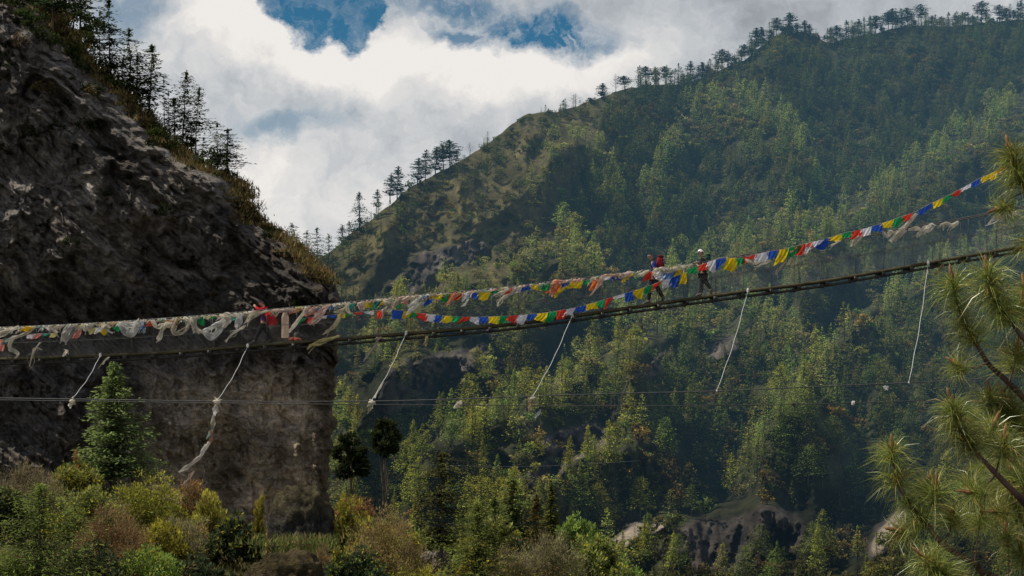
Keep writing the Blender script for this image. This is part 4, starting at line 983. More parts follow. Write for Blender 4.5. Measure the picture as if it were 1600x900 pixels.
# ---------------------------------------------------------------- boulders
def boulder(px, b, tp, w, D_, seed, lab, col, moss=True, flatten=1.0, name='boulder'):
    V, f = ICO5; loc = P(px, b, D_); h = (b - tp) * D_ / F; wm = w * D_ / F
    n = fbm(V * 1.1 + seed, 3, seed, .5); n2 = fbm(V * 3.2 + seed, 5, seed + 5, .62, True)
    Q = V * (1 + .34 * n + .17 * n2)[:, None]; Q = np.sign(Q) * np.abs(Q) ** .97
    Q = Q * np.array([wm * .5, wm * .42, h * .62]); Q[:, 2] += h * .38
    c = np.array(col) * (1 + .7 * fbm(V * 4 + seed, 4, seed + 9))[:, None]
    if moss:
        g = (sst(.35, .8, V[:, 2] + .5 * n2) * .6)[:, None]; c = c * (1 - g) + np.array([.12, .10, .045]) * g
    mb = MB(); mb.add(Q, f, np.clip(c, .01, 1)); o = mb.build(name, M['rockn'], None, True); o.location = loc
    return tag(o, lab, 'rock')
def rock_near():
    m = NT('boulder_rock', False); c = m.attr(); p = m.pos(); a = m.noise(p, 1.2, 9, .7, .4); b = m.noise(p, 6, 6, .7)
    c = m.mix(1.0, c, m.mix(m.ramp(a, .35, .65), (.3, .3, .32), (1.9, 1.8, 1.65)), 'MULTIPLY')
    return m.fin(m.bsdf(c, .95, m.bump(m.math('ADD', a, m.math('MULTIPLY', b, .6)), 1.0, 1.2), .08))
M['rockn'] = rock_near()
boulder(474, 872, 764, 88, 104, 23, 'big rounded grey boulder with a mossy top on the bank below the cliff', (.075, .072, .066))
boulder(450, 960, 858, 120, 84, 8, 'brown earthy rock outcrop under the big rounded boulder at the bottom', (.08, .06, .04))
boulder(690, 890, 864, 30, 101, 12, 'pale stone at the foot of the open pine', (.28, .25, .21), False, name='stone')
boulder(668, 876, 862, 22, 106, 14, 'flat pale stone left of the open pine trunk', (.28, .25, .21), False, name='stone')
gp = []
for i in range(800):
    px = rng.uniform(-20, 980); py = float(poly(px, BANK)) + rng.uniform(0, 120); gp.append(P(px, py, float(bdepth(px, py))))
grass_patch('dry_grass', gp, 'straw coloured dry grass between the bushes of the near bank', .55, 22, ((.26, .19, .08), (.16, .15, .05), (.10, .11, .035)))
V, f = ICO5
gp = []
for i in range(46): gp.append(P(rng.normal(472, 26), rng.normal(852, 9), 100 - rng.random() * 3))
grass_patch('grass', gp, 'short green and straw grass on the ledge below the rounded boulder', .35, 22, ((.26, .19, .08), (.16, .18, .05), (.12, .15, .04)))

# ---------------------------------------------------------------- the long needled pine close on the right
def tuft(seed, n=170, L=.25, spread=1.25):
    r_ = np.random.default_rng(seed); t = r_.random(n); base = np.stack([r_.normal(0, .006, n), r_.normal(0, .006, n), -t * .10], -1)
    az = r_.random(n) * 6.283; el = np.clip(r_.normal(.38, .48, n), -.7, 1.35)
    d = np.stack([np.cos(az) * np.cos(el), np.sin(az) * np.cos(el), np.sin(el)], -1)
    ln = L * r_.uniform(.65, 1.1, n)[:, None]; mid = base + d * ln * .5; tip = base + d * ln + np.array([0, 0, -1.0]) * ln * r_.uniform(.12, .42, (n, 1))
    w = unit(np.cross(d, r_.normal(0, 1, (n, 3)))) * .0016
    V = np.stack([base - w, base + w, mid + w, mid - w, tip], 1).reshape(-1, 3); i = np.arange(n)[:, None] * 5
    c0 = np.array([.07, .10, .02]); c1 = np.array([.36, .37, .08]); k = r_.random((n, 1)); c = c0 * (1 - k) + c1 * k
    c = np.where(r_.random((n, 1)) < .08, np.array([.42, .28, .08]), c)
    mb = MB(); mb.add(V, i + np.array([0, 1, 2, 3]), np.repeat(c, 5, 0)); mb.F3.append(i + np.array([3, 2, 4])); return mb.mesh('needle_tuft', M['needle'])
TUFT = [tuft(1100 + i, 250) for i in range(5)]
bd = MB(); add_tube(bd, [[0, 0, -.02], [0, 0, .03], [.002, 0, .07], [0, .002, .10]], [.009, .013, .010, .003], 6, (.26, .13, .055))
for q in range(3): a_ = q * 2.1; add_tube(bd, [[.01 * math.cos(a_), .01 * math.sin(a_), 0], [.02 * math.cos(a_), .02 * math.sin(a_), .04]], [.007, .003], 5, (.22, .11, .05))
BUD = bd.mesh('bud', M['bark'])
DP = 12.0
pine = empty('long_needled_pine', (DP * 900 / F + 1.2, DP + .6, -3.0), 0, 'long needled pine whose bright green branches reach in close at the right edge', 'pine tree')
pl = np.array(pine.location)
tkm = MB(); add_tube(tkm, spl([[0, 0, -1.2], [.05, 0, 1.5], [0, .1, 3.5], [-.1, 0, 6.0]], 14), np.linspace(.16, .06, 14), 10, (.10, .075, .06)); tkm.build('trunk', M['bark'], pine)
limbs = [  # (points px,py), base radius ; every limb ends in a tuft with a bud
    ([(1900, 1010), (1720, 960), (1610, 925), (1543, 897), (1523, 880), (1476, 853), (1446, 817), (1420, 787), (1400, 743), (1394, 703)], .020, 12.0),
    ([(1900, 930), (1720, 860), (1640, 815), (1597, 780), (1556, 740), (1516, 697), (1500, 663), (1487, 631)], .020, 11.7),
    ([(1900, 800), (1750, 740), (1650, 660), (1577, 597), (1543, 567), (1517, 520), (1498, 483), (1488, 440)], .018, 12.4),
    ([(1900, 700), (1750, 620), (1650, 560), (1600, 530), (1577, 497), (1553, 462), (1543, 425)], .017, 12.1),
    ([(1900, 480), (1750, 420), (1650, 350), (1600, 290), (1590, 265), (1578, 234)], .016, 12.3),
    ([(1900, 700), (1750, 620), (1670, 560), (1625, 500), (1604, 452)], .016, 12.6),
    ([(1900, 1100), (1720, 1000), (1600, 960), (1540, 940), (1490, 905), (1460, 885)], .014, 11.8),
    ([(1900, 880), (1740, 800), (1640, 720), (1600, 680), (1582, 650), (1570, 626)], .015, 12.5),
    ([(1900, 1040), (1750, 930), (1640, 860), (1600, 820), (1585, 780), (1580, 742)], .014, 12.3),
]
twigs = [([(1556, 740), (1562, 715), (1568, 690)], 11.7), ([(1446, 812), (1456, 790), (1461, 765)], 12.0), ([(1476, 850), (1484, 830), (1488, 806)], 12.1), ([(1523, 880), (1527, 845), (1532, 808)], 11.9),
         ([(1446, 817), (1425, 822), (1408, 830)], 12.2), ([(1500, 870), (1470, 880), (1445, 872)], 11.8), ([(1575, 905), (1576, 870), (1572, 835)], 12.0), ([(1597, 780), (1575, 790), (1556, 800)], 12.1),
         ([(1597, 780), (1600, 760), (1606, 735)], 12.0), ([(1543, 567), (1520, 575), (1495, 570)], 12.3), ([(1577, 597), (1585, 570), (1590, 545)], 12.2), ([(1600, 530), (1605, 505), (1600, 480)], 12.2),
         ([(1560, 660), (1550, 640), (1545, 615)], 12.4), ([(1577, 600), (1560, 620), (1540, 630)], 12.5), ([(1516, 697), (1535, 690), (1550, 670)], 11.9), ([(1600, 690), (1590, 700), (1572, 705)], 12.4),
         ([(1610, 925), (1600, 890), (1596, 860)], 12.0), ([(1556, 740), (1540, 760), (1520, 770)], 11.9), ([(1420, 787), (1440, 775), (1450, 755)], 12.2), ([(1600, 300), (1580, 310), (1565, 325)], 12.3), ([(1640, 420), (1625, 395), (1612, 372)], 12.5)]
spots = []
def limb(pts, r0, D_, tip=True, whorls=True, bend=.5):
    W = P([p[0] for p in pts], [p[1] for p in pts], D_); t = np.linspace(0, 1, len(pts)); W[:, 1] += bend * np.clip(1 - t * 2.2, 0, 1) ** 1
    W = spl(W, len(pts) * 5); mb = MB(); add_tube(mb, W - pl, r0 * np.linspace(1.6, .32, len(W)), 7, (.10, .06, .045)); mb.build('branch', M['bark'], pine)
    d = W[-1] - W[-4]; spots.append((W[-1], d, 1.0, True))
    if whorls:
        for s_ in (.90, .80, .72): 
            k = int(s_ * (len(W) - 1)); spots.append((W[k], W[k] - W[max(k - 3, 0)], rng.uniform(.8, 1.0), False))
for pts, r0, D_ in limbs: limb(pts, r0, D_)
for pts, D_ in twigs: limb(pts, .0045, D_, whorls=False, bend=0)
for k in range(16):   # shoots filling the inner crown
    px = rng.uniform(1430, 1640); py = rng.uniform(640, 930)
    if px < 1500 and py < 800: px += 80
    w0 = P(px, py, rng.uniform(12.3, 13.4)); spots.append((w0, np.array([rng.normal(-.3, .4), rng.normal(0, .3), 1.0]), rng.uniform(.75, 1.0), False))
for k in range(7):
    w0 = P(rng.uniform(1575, 1650), rng.uniform(500, 640), rng.uniform(12.3, 13.0)); spots.append((w0, np.array([rng.normal(-.3, .4), rng.normal(0, .3), 1.0]), rng.uniform(.7, .95), False))
for k, (w0, d, s_, tip) in enumerate(spots[:98]):
    d = unit(np.asarray(d, float) + np.array([0, 0, .02])); q = Vector(d).to_track_quat('Z', 'Y')
    o = link('needle_tuft', TUFT[k % 5], pine); o.location = tuple(w0 - pl); o.rotation_mode = 'QUATERNION'; o.rotation_quaternion = q; s_ *= rng.uniform(.8, 1.12); o.scale = (s_,) * 3
    if tip: b_ = link('bud', BUD, o); b_.location = (0, 0, .01)
    else:
        pass
# ---------------------------------------------------------------- suspension bridge
DK = [(-300, 571), (0, 559), (100, 556), (267, 549), (400, 538), (533, 528), (700, 514), (800, 505), (933, 486.5), (1000, 476.5), (1066, 467), (1140, 457), (1200, 448.5), (1266, 441), (1400, 418), (1466, 406), (1600, 383), (1760, 352), (1900, 324)]
HR = [(-300, 516), (0, 513), (133, 507), (200, 503), (333, 493), (433, 484), (533, 475), (633, 464), (766, 453), (883, 439), (1000, 425), (1066, 416), (1200, 393), (1316, 375), (1416, 357), (1500, 343), (1600, 323), (1760, 290), (1900, 262)]
DB = 70.0
_xs = np.arange(-300, 1901, 10.0)
def smooth(pts):
    y = poly(_xs, pts); k = np.ones(9) / 9; yp = np.pad(y, 4, mode='reflect', reflect_type='odd'); return np.convolve(yp, k, 'valid')
_dk, _hr = smooth(DK), smooth(HR)
def dk(px): return np.interp(px, _xs, _dk)
def hr(px): return np.interp(px, _xs, _hr)
def B(px, py, dy=0.0):
    """point of the bridge: height from its centre plane, then moved dy across the bridge"""
    w = P(px, py, DB); w[..., 1] += dy; return w
def rail(px, dy=-.62): return B(px, hr(px), dy)
bridge = empty('suspension_bridge', tuple(B(800, dk(800))), 0, 'long swaying footbridge of steel cables, wire mesh and planks hung with prayer flags', 'bridge')
bl = np.array(bridge.location)
def bpart(mb, name, mat, label=None): 
    mb.V = [v - bl for v in mb.V]; o = link(name, mb.mesh(name, M[mat]), bridge)
    if label: o['label'] = label
    return o
xs = np.arange(-300, 1901, 8.0)
STEEL = (.055, .05, .042); WIRE = (.09, .085, .075)
# planks, every one a little different
mb = MB(); L = B(xs, dk(xs)); seg = np.linalg.norm(np.diff(L, axis=0), axis=1); s_ = np.concatenate([[0], np.cumsum(seg)]); total = s_[-1]
q = 0.0
while q < total - .2:
    wd = .21; c = np.array([np.interp(q, s_, L[:, k]) for k in range(3)]); c2 = np.array([np.interp(q + wd, s_, L[:, k]) for k in range(3)])
    t = unit((c2 - c)[None])[0]; n_ = np.cross(t, [0, 1, 0]); n_ = n_ if n_[2] > 0 else -n_
    Mx = np.stack([t, [0, 1, 0], n_], 1); tone = rng.uniform(.7, 1.25)
    add_box(mb, (c + c2) / 2 - n_ * .02 + np.array([0, rng.normal(0, .01), 0]), (wd - .02, 1.14, .04), Mx, np.array([.15, .125, .065]) * tone); q += wd
bpart(mb, 'deck', 'wood')
def off(px, dpy, dy): return B(px, dk(px) + dpy, dy)
for dy in (-.62, .62):   # channel along each side of the deck
    mb = MB(); V = []
    for (dz, yy) in ((-.01, -.03), (-.01, .03), (-.10, .03), (-.10, -.03)):
        w = off(xs, 0, dy); w[:, 2] += dz; w[:, 1] += yy; V.append(w)
    V = np.stack(V, 1); n = len(xs); i = np.arange(n - 1)[:, None] * 4; f = np.concatenate([np.stack([i[:, 0] + a, i[:, 0] + (a + 1) % 4, i[:, 0] + 4 + (a + 1) % 4, i[:, 0] + 4 + a], -1) for a in range(4)])
    mb.add(V.reshape(-1, 3), f, (.085, .072, .04)); bpart(mb, 'edge_beam', 'wood')
    mb = MB(); w = off(xs, 0, dy * .9); w[:, 2] -= .235; add_tube(mb, w, .028, 6, STEEL); bpart(mb, 'support_cable', 'steel')
    mb = MB(); w = off(xs, 0, dy * .55); w[:, 2] -= .215; add_tube(mb, w, .022, 6, STEEL); bpart(mb, 'support_cable', 'steel')
    mb = MB(); add_tube(mb, rail(xs, dy), .022, 6, WIRE); bpart(mb, 'handrail_cable', 'steel')
    mb = MB(); add_tube(mb, B(xs, (dk(xs) * .5 + hr(xs) * .5), dy), .009, 5, WIRE); bpart(mb, 'mid_cable', 'steel')
k = 0
for px in np.arange(-60, 1680, 43.5):
    mb = MB(); c = off(px, 0, 0); c[2] -= .165; add_box(mb, c, (.09, 1.55, .12), None, (.05, .045, .035))
    for dy in (-.7, .7): add_box(mb, c + np.array([0, dy, -.02]), (.13, .09, .17), None, (.045, .04, .035))
    bpart(mb, 'crossbeam', 'steel')
    if px > -20 and px < 1640:
        for dy in (-.62, .62):
            mb = MB(); a = off(px, 0, dy); b = rail(px + rng.normal(0, 1.5), dy); add_tube(mb, [a - [0, 0, .05], (a + b) / 2 + [rng.normal(0, .01), 0, 0], b], .011, 5, WIRE)
            add_box(mb, b, (.05, .05, .06), None, WIRE); bpart(mb, 'hanger', 'steel')
# diamond wire mesh on both sides, real wires
for dy, rr in ((-.625, .0025), (.625, .0015)):
    px = np.arange(-40, 1660, 4.2); n = 7; V = []; 
    for sgn, px in ((1, px), (-1, px[::2])):
        t = np.linspace(0, 1, n)
        X = px[:, None] + sgn * t[None] * 48; hgt_w = (dk(X) * (1 - t) + hr(X) * t)
        W = B(X, hgt_w, dy)
        # thin flat ribbon with two faces crossing: a 3-sided wire
        tng = unit(np.gradient(W, axis=1)); a = np.cross(tng, [0, 1, 0]); a = unit(a); b = np.broadcast_to(np.array([0, 1., 0]), a.shape)
        ring = [W + rr * (a * math.cos(g_) + b * math.sin(g_)) for g_ in (0, 2.094, 4.189)]
        V.append(np.stack(ring, 2))
    V = np.concatenate(V); m_ = len(V); base = (np.arange(m_) * n * 3)[:, None, None] + (np.arange(n - 1) * 3)[None, :, None]
    f = np.stack([np.stack([base[..., 0] + a, base[..., 0] + (a + 1) % 3, base[..., 0] + 3 + (a + 1) % 3, base[..., 0] + 3 + a], -1) for a in range(3)], 2).reshape(-1, 4)
    mb = MB(); mb.add(V.reshape(-1, 3), f, (.26, .25, .23)); bpart(mb, 'wire_mesh', 'steel')

# ---------------------------------------------------------------- wind guys and stays
def line(name, pts, D_, r, label, cat, col=(.12, .12, .11), n=80, mat='steel', group=None):
    W = P([p[0] for p in pts], [p[1] for p in pts], D_); W = spl(W, n); l0 = W[0].copy(); mb = MB(); add_tube(mb, W - l0, r, 6, col)
    o = mb.build(name, M[mat]); o.location = l0; return tag(o, label, cat, group)
G1 = [(-500, 616), (0, 622), (350, 627), (560, 627), (700, 624), (830, 619), (1000, 614), (1120, 611), (1300, 603), (1420, 598), (1530, 592), (1700, 584), (1950, 570)]
G2 = [(-500, 619), (0, 625), (350, 630), (560, 632), (720, 633), (1000, 634), (1240, 632), (1380, 628), (1540, 622), (1700, 616), (1950, 606)]
line('guy_cable', G1, 66.0, .022, 'upper wind guy cable running the width of the valley below the bridge', 'cable', (.075, .075, .07), 160)
line('guy_cable', G2, 76.0, .020, 'lower and thinner wind guy cable crossing below the bridge', 'cable', (.06, .06, .055), 160)
line('overhead_wire', [(640, 724), (700, 727), (800, 729), (880, 727), (1000, 720)], 300.0, .028, 'faint thin wire sagging across the lower forest left of centre', 'wire', (.12, .12, .12))
stays = [((163, 562), (114, 622), 'leftmost thin pale stay rope, tied down to the guy cable'), ((391, 546), (341, 624), 'pale stay rope below the photographing walker'),
         ((636, 528), (580, 627), 'pale stay rope slanting down right of the cliff edge'), ((893, 500), (833, 619), 'pale stay rope slanting down under the middle of the bridge'),
         ((1165, 462), (1120, 611), 'pale stay rope under the walker in the white cap'), ((1444, 416), (1420, 598), 'nearly vertical pale stay rope, rightmost')]
for (a, b, lab) in stays:
    w0 = off(a[0], 2, -.68); w1 = P(b[0], b[1], 66.0); mid = (w0 + w1) / 2 + np.array([.05, 0, -.06]); W = spl([w0, mid, w1], 24); W[:, 0] += .01 * np.sin(np.arange(24))
    mb = MB(); add_tube(mb, W - w0, .0105, 6, (.55, .54, .50))
    V, f = ICO3; mb.add(V * np.array([.05, .05, .09]) , f, (.6, .57, .5)); mb.add(V * np.array([.035, .035, .045]) + (w1 - w0), f, (.5, .48, .42))
    o = mb.build('stay_rope', M['rope']); o.location = w0; tag(o, lab, 'rope')
dstays = [((915, 500), (978, 634), 'thin dark stay wire from mid bridge to the lower guy cable'), ((1180, 462), (1240, 632), 'thin dark stay wire right of the white capped walker, to the lower guy cable'), ((1450, 414), (1512, 623), 'thin dark stay wire beside the rightmost pale rope'), ((-30, 565), (12, 625), 'thin dark stay wire at the left frame edge'), ((655, 527), (716, 633), 'thin dark stay wire over the dark hollow left of centre'), ((210, 556), (236, 628), 'thin dark stay wire above the tall bank pine')]
for (a, b, lab) in dstays:
    w0 = off(a[0], 2, .68); w1 = P(b[0], b[1], 76.0); W = spl([w0, (w0 + w1) / 2 + np.array([-.05, 0, -.05]), w1], 12); mb = MB(); add_tube(mb, W - w0, .009, 5, (.10, .095, .085)); o = mb.build('stay_wire', M['steel']); o.location = w0; tag(o, lab, 'wire')

# ---------------------------------------------------------------- prayer flags
FC = {'blue': (.035, .11, .50), 'yellow': (.85, .62, .03), 'green': (.03, .36, .12), 'red': (.75, .07, .045), 'white': (.78, .76, .78), 'orange': (.80, .22, .06), 'pink': (.72, .30, .24), 'cream': (.74, .66, .52), 'navy': (.03, .05, .22), 'lblue': (.12, .26, .62), 'paleyellow': (.72, .66, .28), 'teal': (.05, .38, .30)}
def flag_geo(p0, p1, h, r_, drift=-.1, pinch=None):
    n, m_ = 9, 8; s = np.linspace(0, 1, n)[None, :, None]; t = np.linspace(0, 1, m_)[:, None, None]; p0, p1 = np.asarray(p0), np.asarray(p1); w = np.linalg.norm(p1 - p0)
    pinch = r_.uniform(-.75, .75) if pinch is None else pinch
    hp = h * (1 - abs(pinch) * (s if pinch > 0 else 1 - s) ** 1.3 * .9)
    V = p0 + (p1 - p0) * s + np.array([0, 0, -1.0]) * hp * t + np.array([drift, 0, 0]) * h * t ** 1.3
    ph = r_.random() * 6.28; fr = r_.uniform(3, 6)
    V = V + np.array([0, 1.0, 0]) * (.22 * h * t * np.sin(fr * s * 2 + 4.2 * t + ph) + .06 * h * np.sin(9 * s + 3 * t + ph)) + np.array([0, 0, 1.0]) * (.07 * h * t * np.sin(5 * s + ph * 2 + 2 * t))
    V = V + np.array([.5, 0, 0]) * .12 * w * t * np.sin(4 * t + ph)
    i = np.arange(n * m_).reshape(m_, n); f = np.stack([i[:-1, :-1], i[:-1, 1:], i[1:, 1:], i[1:, :-1]], -1).reshape(-1, 4); return V.reshape(-1, 3), f
def flag_string(pts, flags, D_, label, w_px=14, h_m=.30, seed=0, cord=True, cname='cord', group=None):
    """pts: cord polyline in photo px; flags: (px, py, colour, width px, height m) or None"""
    r_ = np.random.default_rng(seed); W = P([p[0] for p in pts], [p[1] for p in pts], D_); C = spl(W, 60); root = empty('prayer_flag_string', tuple(C[0]), 0, label, 'prayer flags', group); l0 = C[0].copy()
    mb = MB(); add_tube(mb, C - l0, .006, 5, (.35, .32, .28)); link('cord', mb.mesh('cord', M['rope']), root)
    for (px, py, colr, wp, hm) in flags:
        a = P(px - wp / 2, py - (hm * 43 * .5) , D_); 
        # slope follows the cord
        pxs = np.array([p[0] for p in pts]); pys = np.array([p[1] for p in pts]); y0 = np.interp(px - wp / 2, pxs, pys); y1 = np.interp(px + wp / 2, pxs, pys)
        a = P(px - wp / 2, y0, D_); b = P(px + wp / 2, y1, D_)
        V, f = flag_geo(a - l0, b - l0, hm, r_, drift=r_.uniform(-.5, .1)); m2 = MB(); cv = np.array(FC[colr]) * r_.uniform(.88, 1.1) * (1 + .10 * vnoise(V * 9 + px, 3))[:, None]; m2.add(V, f, np.clip(cv, 0, .95))
        o = link('flag', m2.mesh('flag', M['cloth'], True), root); o['label'] = f'{dict(lblue="light blue", paleyellow="pale yellow").get(colr, colr)} flag'
    return root
# lower string that sweeps down across the deck and up to the walkers
lowc = [(462, 500), (490, 495), (520, 492), (545, 489), (580, 486), (612, 484), (640, 487), (680, 492), (720, 495), (760, 495), (800, 493), (840, 490), (870, 486), (905, 479), (935, 471), (957, 464), (985, 456), (1010, 448), (1035, 439), (1060, 430), (1076, 424)]
def seq(x0, x1, n, pts, cols, w, h, seed):
    r_ = np.random.default_rng(seed); out = []
    for i, x in enumerate(np.linspace(x0, x1, n)):
        out.append((x, 0, cols[i % len(cols)], w * r_.uniform(.9, 1.1), h * r_.uniform(.8, 1.15)))
    return out
CY = ['blue', 'yellow', 'green', 'red', 'white']
fl = [(473, 0, 'green', 13, .16), (487, 0, 'red', 11, .22), (503, 0, 'white', 16, .1), (519, 0, 'blue', 14, .12), (534, 0, 'yellow', 12, .16), (546, 0, 'green', 12, .1), (559, 0, 'red', 14, .1), (576, 0, 'white', 16, .14), (596, 0, 'red', 12, .3)]
xs_ = [(622, 'blue', 18, .32), (637, 'yellow', 15, .27), (648, 'green', 13, .24), (661, 'red', 17, .30), (674, 'white', 15, .30), (687, 'blue', 16, .26), (700, 'yellow', 17, .28), (714, 'green', 17, .28), (728, 'red', 17, .26), (742, 'white', 15, .28), (756, 'blue', 15, .28), (772, 'yellow', 17, .27), (787, 'green', 14, .28), (803, 'red', 15, .32), (817, 'white', 15, .35), (832, 'blue', 15, .25), (848, 'yellow', 16, .38), (863, 'green', 15, .38), (877, 'red', 15, .34), (892, 'white', 15, .28), (907, 'blue', 15, .24), (925, 'yellow', 18, .24), (939, 'green', 13, .28)]
fl += [(x, 0, c, w, h) for x, c, w, h in xs_] + [(953, 0, 'red', 12, .38), (967, 0, 'white', 18, .12), (983, 0, 'blue', 13, .36), (999, 0, 'yellow', 15, .42), (1013, 0, 'green', 13, .28), (1028, 0, 'red', 15, .3), (1043, 0, 'white', 15, .32), (1056, 0, 'blue', 16, .42), (1068, 0, 'yellow', 12, .42)]
flag_string(lowc, fl, 69.15, 'lower string of square coloured prayer flags sagging in front of the deck', seed=1)
# upper string: from the white capped walker up past the pine branch
upc = [(1076, 420), (1090, 416), (1110, 408), (1130, 402), (1150, 404), (1172, 400), (1195, 394), (1220, 390), (1245, 384), (1270, 378), (1295, 372), (1318, 364), (1340, 360), (1365, 353), (1390, 345), (1410, 338), (1430, 331), (1452, 319), (1472, 310), (1492, 300), (1512, 289), (1530, 279), (1550, 270), (1570, 259), (1590, 247), (1612, 236), (1700, 190)]
fl = [(1083, 0, 'green', 16, .26), (1099, 0, 'red', 15, .28), (1113, 0, 'white', 15, .46), (1127, 0, 'blue', 16, .36), (1144, 0, 'yellow', 18, .46), (1157, 0, 'green', 13, .26), (1173, 0, 'red', 24, .26), (1191, 0, 'white', 22, .34), (1208, 0, 'blue', 20, .30), (1224, 0, 'yellow', 17, .55), (1234, 0, 'green', 12, .36), (1245, 0, 'green', 14, .28), (1253, 0, 'red', 16, .46), (1263, 0, 'red', 16, .2), (1268, 0, 'white', 18, .40), (1282, 0, 'white', 15, .24), (1289, 0, 'blue', 18, .42), (1306, 0, 'yellow', 22, .28), (1323, 0, 'green', 15, .2), (1340, 0, 'red', 17, .30), (1354, 0, 'white', 17, .32), (1370, 0, 'blue', 17, .32), (1388, 0, 'yellow', 19, .28), (1404, 0, 'green', 16, .34), (1419, 0, 'red', 15, .28), (1446, 0, 'blue', 22, .22), (1466, 0, 'yellow', 17, .24), (1481, 0, 'green', 16, .24), (1495, 0, 'red', 15, .26), (1509, 0, 'white', 18, .16), (1525, 0, 'blue', 15, .22), (1542, 0, 'yellow', 16, .24), (1552, 0, 'yellow', 11, .34), (1562, 0, 'orange', 13, .18), (1575, 0, 'red', 13, .14), (1589, 0, 'white', 16, .12), (1600, 0, 'blue', 12, .12)]
flag_string(upc, fl, 69.15, 'string of bright prayer flags climbing to the upper right past the pine branch', seed=2)
# string tied along the handrail in the middle
hx = np.linspace(560, 1066, 26); hrc = [(float(x), float(hr(x)) + 1.5 + 1.5 * math.sin(x / 23)) for x in hx]
fl = [(567, 0, 'paleyellow', 16, .2), (578, 0, 'yellow', 14, .22), (587, 0, 'teal', 14, .24), (592, 0, 'navy', 12, .2), (601, 0, 'yellow', 12, .25), (620, 0, 'green', 14, .3), (633, 0, 'pink', 13, .24), (648, 0, 'cream', 12, .25), (668, 0, 'blue', 13, .38), (674, 0, 'yellow', 18, .2), (688, 0, 'yellow', 16, .25), (698, 0, 'green', 12, .3), (712, 0, 'orange', 20, .34), (719, 0, 'red', 12, .26), (730, 0, 'white', 15, .32), (743, 0, 'blue', 15, .26), (758, 0, 'yellow', 18, .32), (774, 0, 'green', 16, .15), (794, 0, 'red', 16, .22), (808, 0, 'white', 16, .24), (822, 0, 'blue', 16, .18), (838, 0, 'yellow', 17, .24), (852, 0, 'green', 15, .28), (868, 0, 'orange', 20, .38), (884, 0, 'blue', 14, .26), (901, 0, 'yellow', 22, .26), (917, 0, 'green', 12, .16), (933, 0, 'orange', 16, .42), (946, 0, 'white', 14, .14), (964, 0, 'blue', 18, .22), (982, 0, 'yellow', 16, .30), (998, 0, 'green', 17, .26), (1017, 0, 'red', 14, .34), (1032, 0, 'white', 17, .42), (1048, 0, 'lblue', 20, .40), (1061, 0, 'yellow', 13, .36)]
flag_string(hrc, fl, 69.30, 'row of small coloured prayer flags bound along the middle of the handrail cable', seed=3)
fad = [(-20, 533), (20, 528), (50, 522), (75, 521), (95, 519), (120, 516), (150, 512), (170, 511), (195, 509), (220, 505)]
fl = [(2, 0, 'pink', 10, .4), (12, 0, 'teal', 12, .2), (49, 0, 'white', 14, .14), (58, 0, 'pink', 16, .22), (72, 0, 'teal', 10, .1), (84, 0, 'paleyellow', 10, .16), (121, 0, 'pink', 13, .32), (144, 0, 'paleyellow', 12, .2), (155, 0, 'white', 12, .22), (166, 0, 'yellow', 9, .3), (182, 0, 'green', 10, .2), (214, 0, 'red', 10, .2)]
flag_string(fad, fl, 69.25, 'faded old prayer flags on a slack cord at the left end of the handrail', seed=4)
lf = [(float(x), float(hr(x)) + 1) for x in np.linspace(215, 560, 20)]
fl = [(224, 0, 'lblue', 6, .36), (236, 0, 'red', 14, .2), (264, 0, 'paleyellow', 20, .14), (268, 0, 'pink', 16, .2), (306, 0, 'pink', 12, .2), (312, 0, 'green', 14, .3), (326, 0, 'paleyellow', 14, .1), (334, 0, 'green', 10, .12), (372, 0, 'teal', 12, .22), (420, 0, 'red', 8, .14), (463, 0, 'pink', 16, .2), (485, 0, 'pink', 16, .3), (499, 0, 'blue', 13, .14), (520, 0, 'lblue', 12, .16), (551, 0, 'teal', 8, .26)]
flag_string(lf, fl, 69.30, 'sparse weathered prayer flags on the handrail either side of the photographing walker', seed=5)

# ---------------------------------------------------------------- tied offering scarves
def ribbon(mb, path, w, r_, D_=69.1, col=(.74, .66, .52), crumple=.5, l0=0):
    W = P([p[0] for p in path], [p[1] for p in path], D_); n = max(10, len(path) * 6); W = spl(W, n)
    W[:, 1] += r_.normal(0, .03) + .05 * np.sin(np.linspace(0, 5, n) + r_.random() * 6)
    m_ = 7; t = np.linspace(0, 1, n); wid = w * (.45 + .55 * np.sin(np.pi * np.clip(t * .8 + .15, 0, 1))) * (1 + .25 * np.sin(t * 11 + r_.random() * 6))
    tg = unit(np.gradient(W, axis=0)); sd = unit(np.cross(tg, [0, 1, 0])); dp = np.array([0, 1.0, 0])
    s = np.linspace(-.5, .5, m_); tw = np.cumsum(r_.normal(0, .14, n)) * crumple
    V = W[:, None] + sd[:, None] * (s[None, :, None] * (wid * np.cos(tw))[:, None, None]) + dp * ((s[None, :] * (wid * np.sin(tw))[:, None] + .18 * wid[:, None] * np.sin(s[None] * 14 + t[:, None] * 6 + r_.random() * 6))[..., None])
    V = V - l0; i = np.arange(n * m_).reshape(n, m_); f = np.stack([i[:-1, :-1], i[1:, :-1], i[1:, 1:], i[:-1, 1:]], -1).reshape(-1, 4)
    c = np.asarray(col) * (.88 + .3 * vnoise(V.reshape(-1, 3) * 5, 7))[:, None]; mb.add(V.reshape(-1, 3), f, np.clip(c, 0, .95))
def knot(mb, px, py, r, r_, l0, col, D_=69.1):
    V, f = ICO3; n = fbm(V * 1.7 + r_.random() * 50, 3, 5, .6, True); Q = V * (r * (1 + .45 * n))[:, None] * np.array([1.3, .9, .8]); mb.add(Q + P(px, py, D_) - l0, f, np.asarray(col) * (.8 + .3 * n[:, None]))
CRM = (.86, .78, .63); WHT = (.90, .87, .81); PNK = (.86, .58, .47); DRT = (.60, .53, .40)
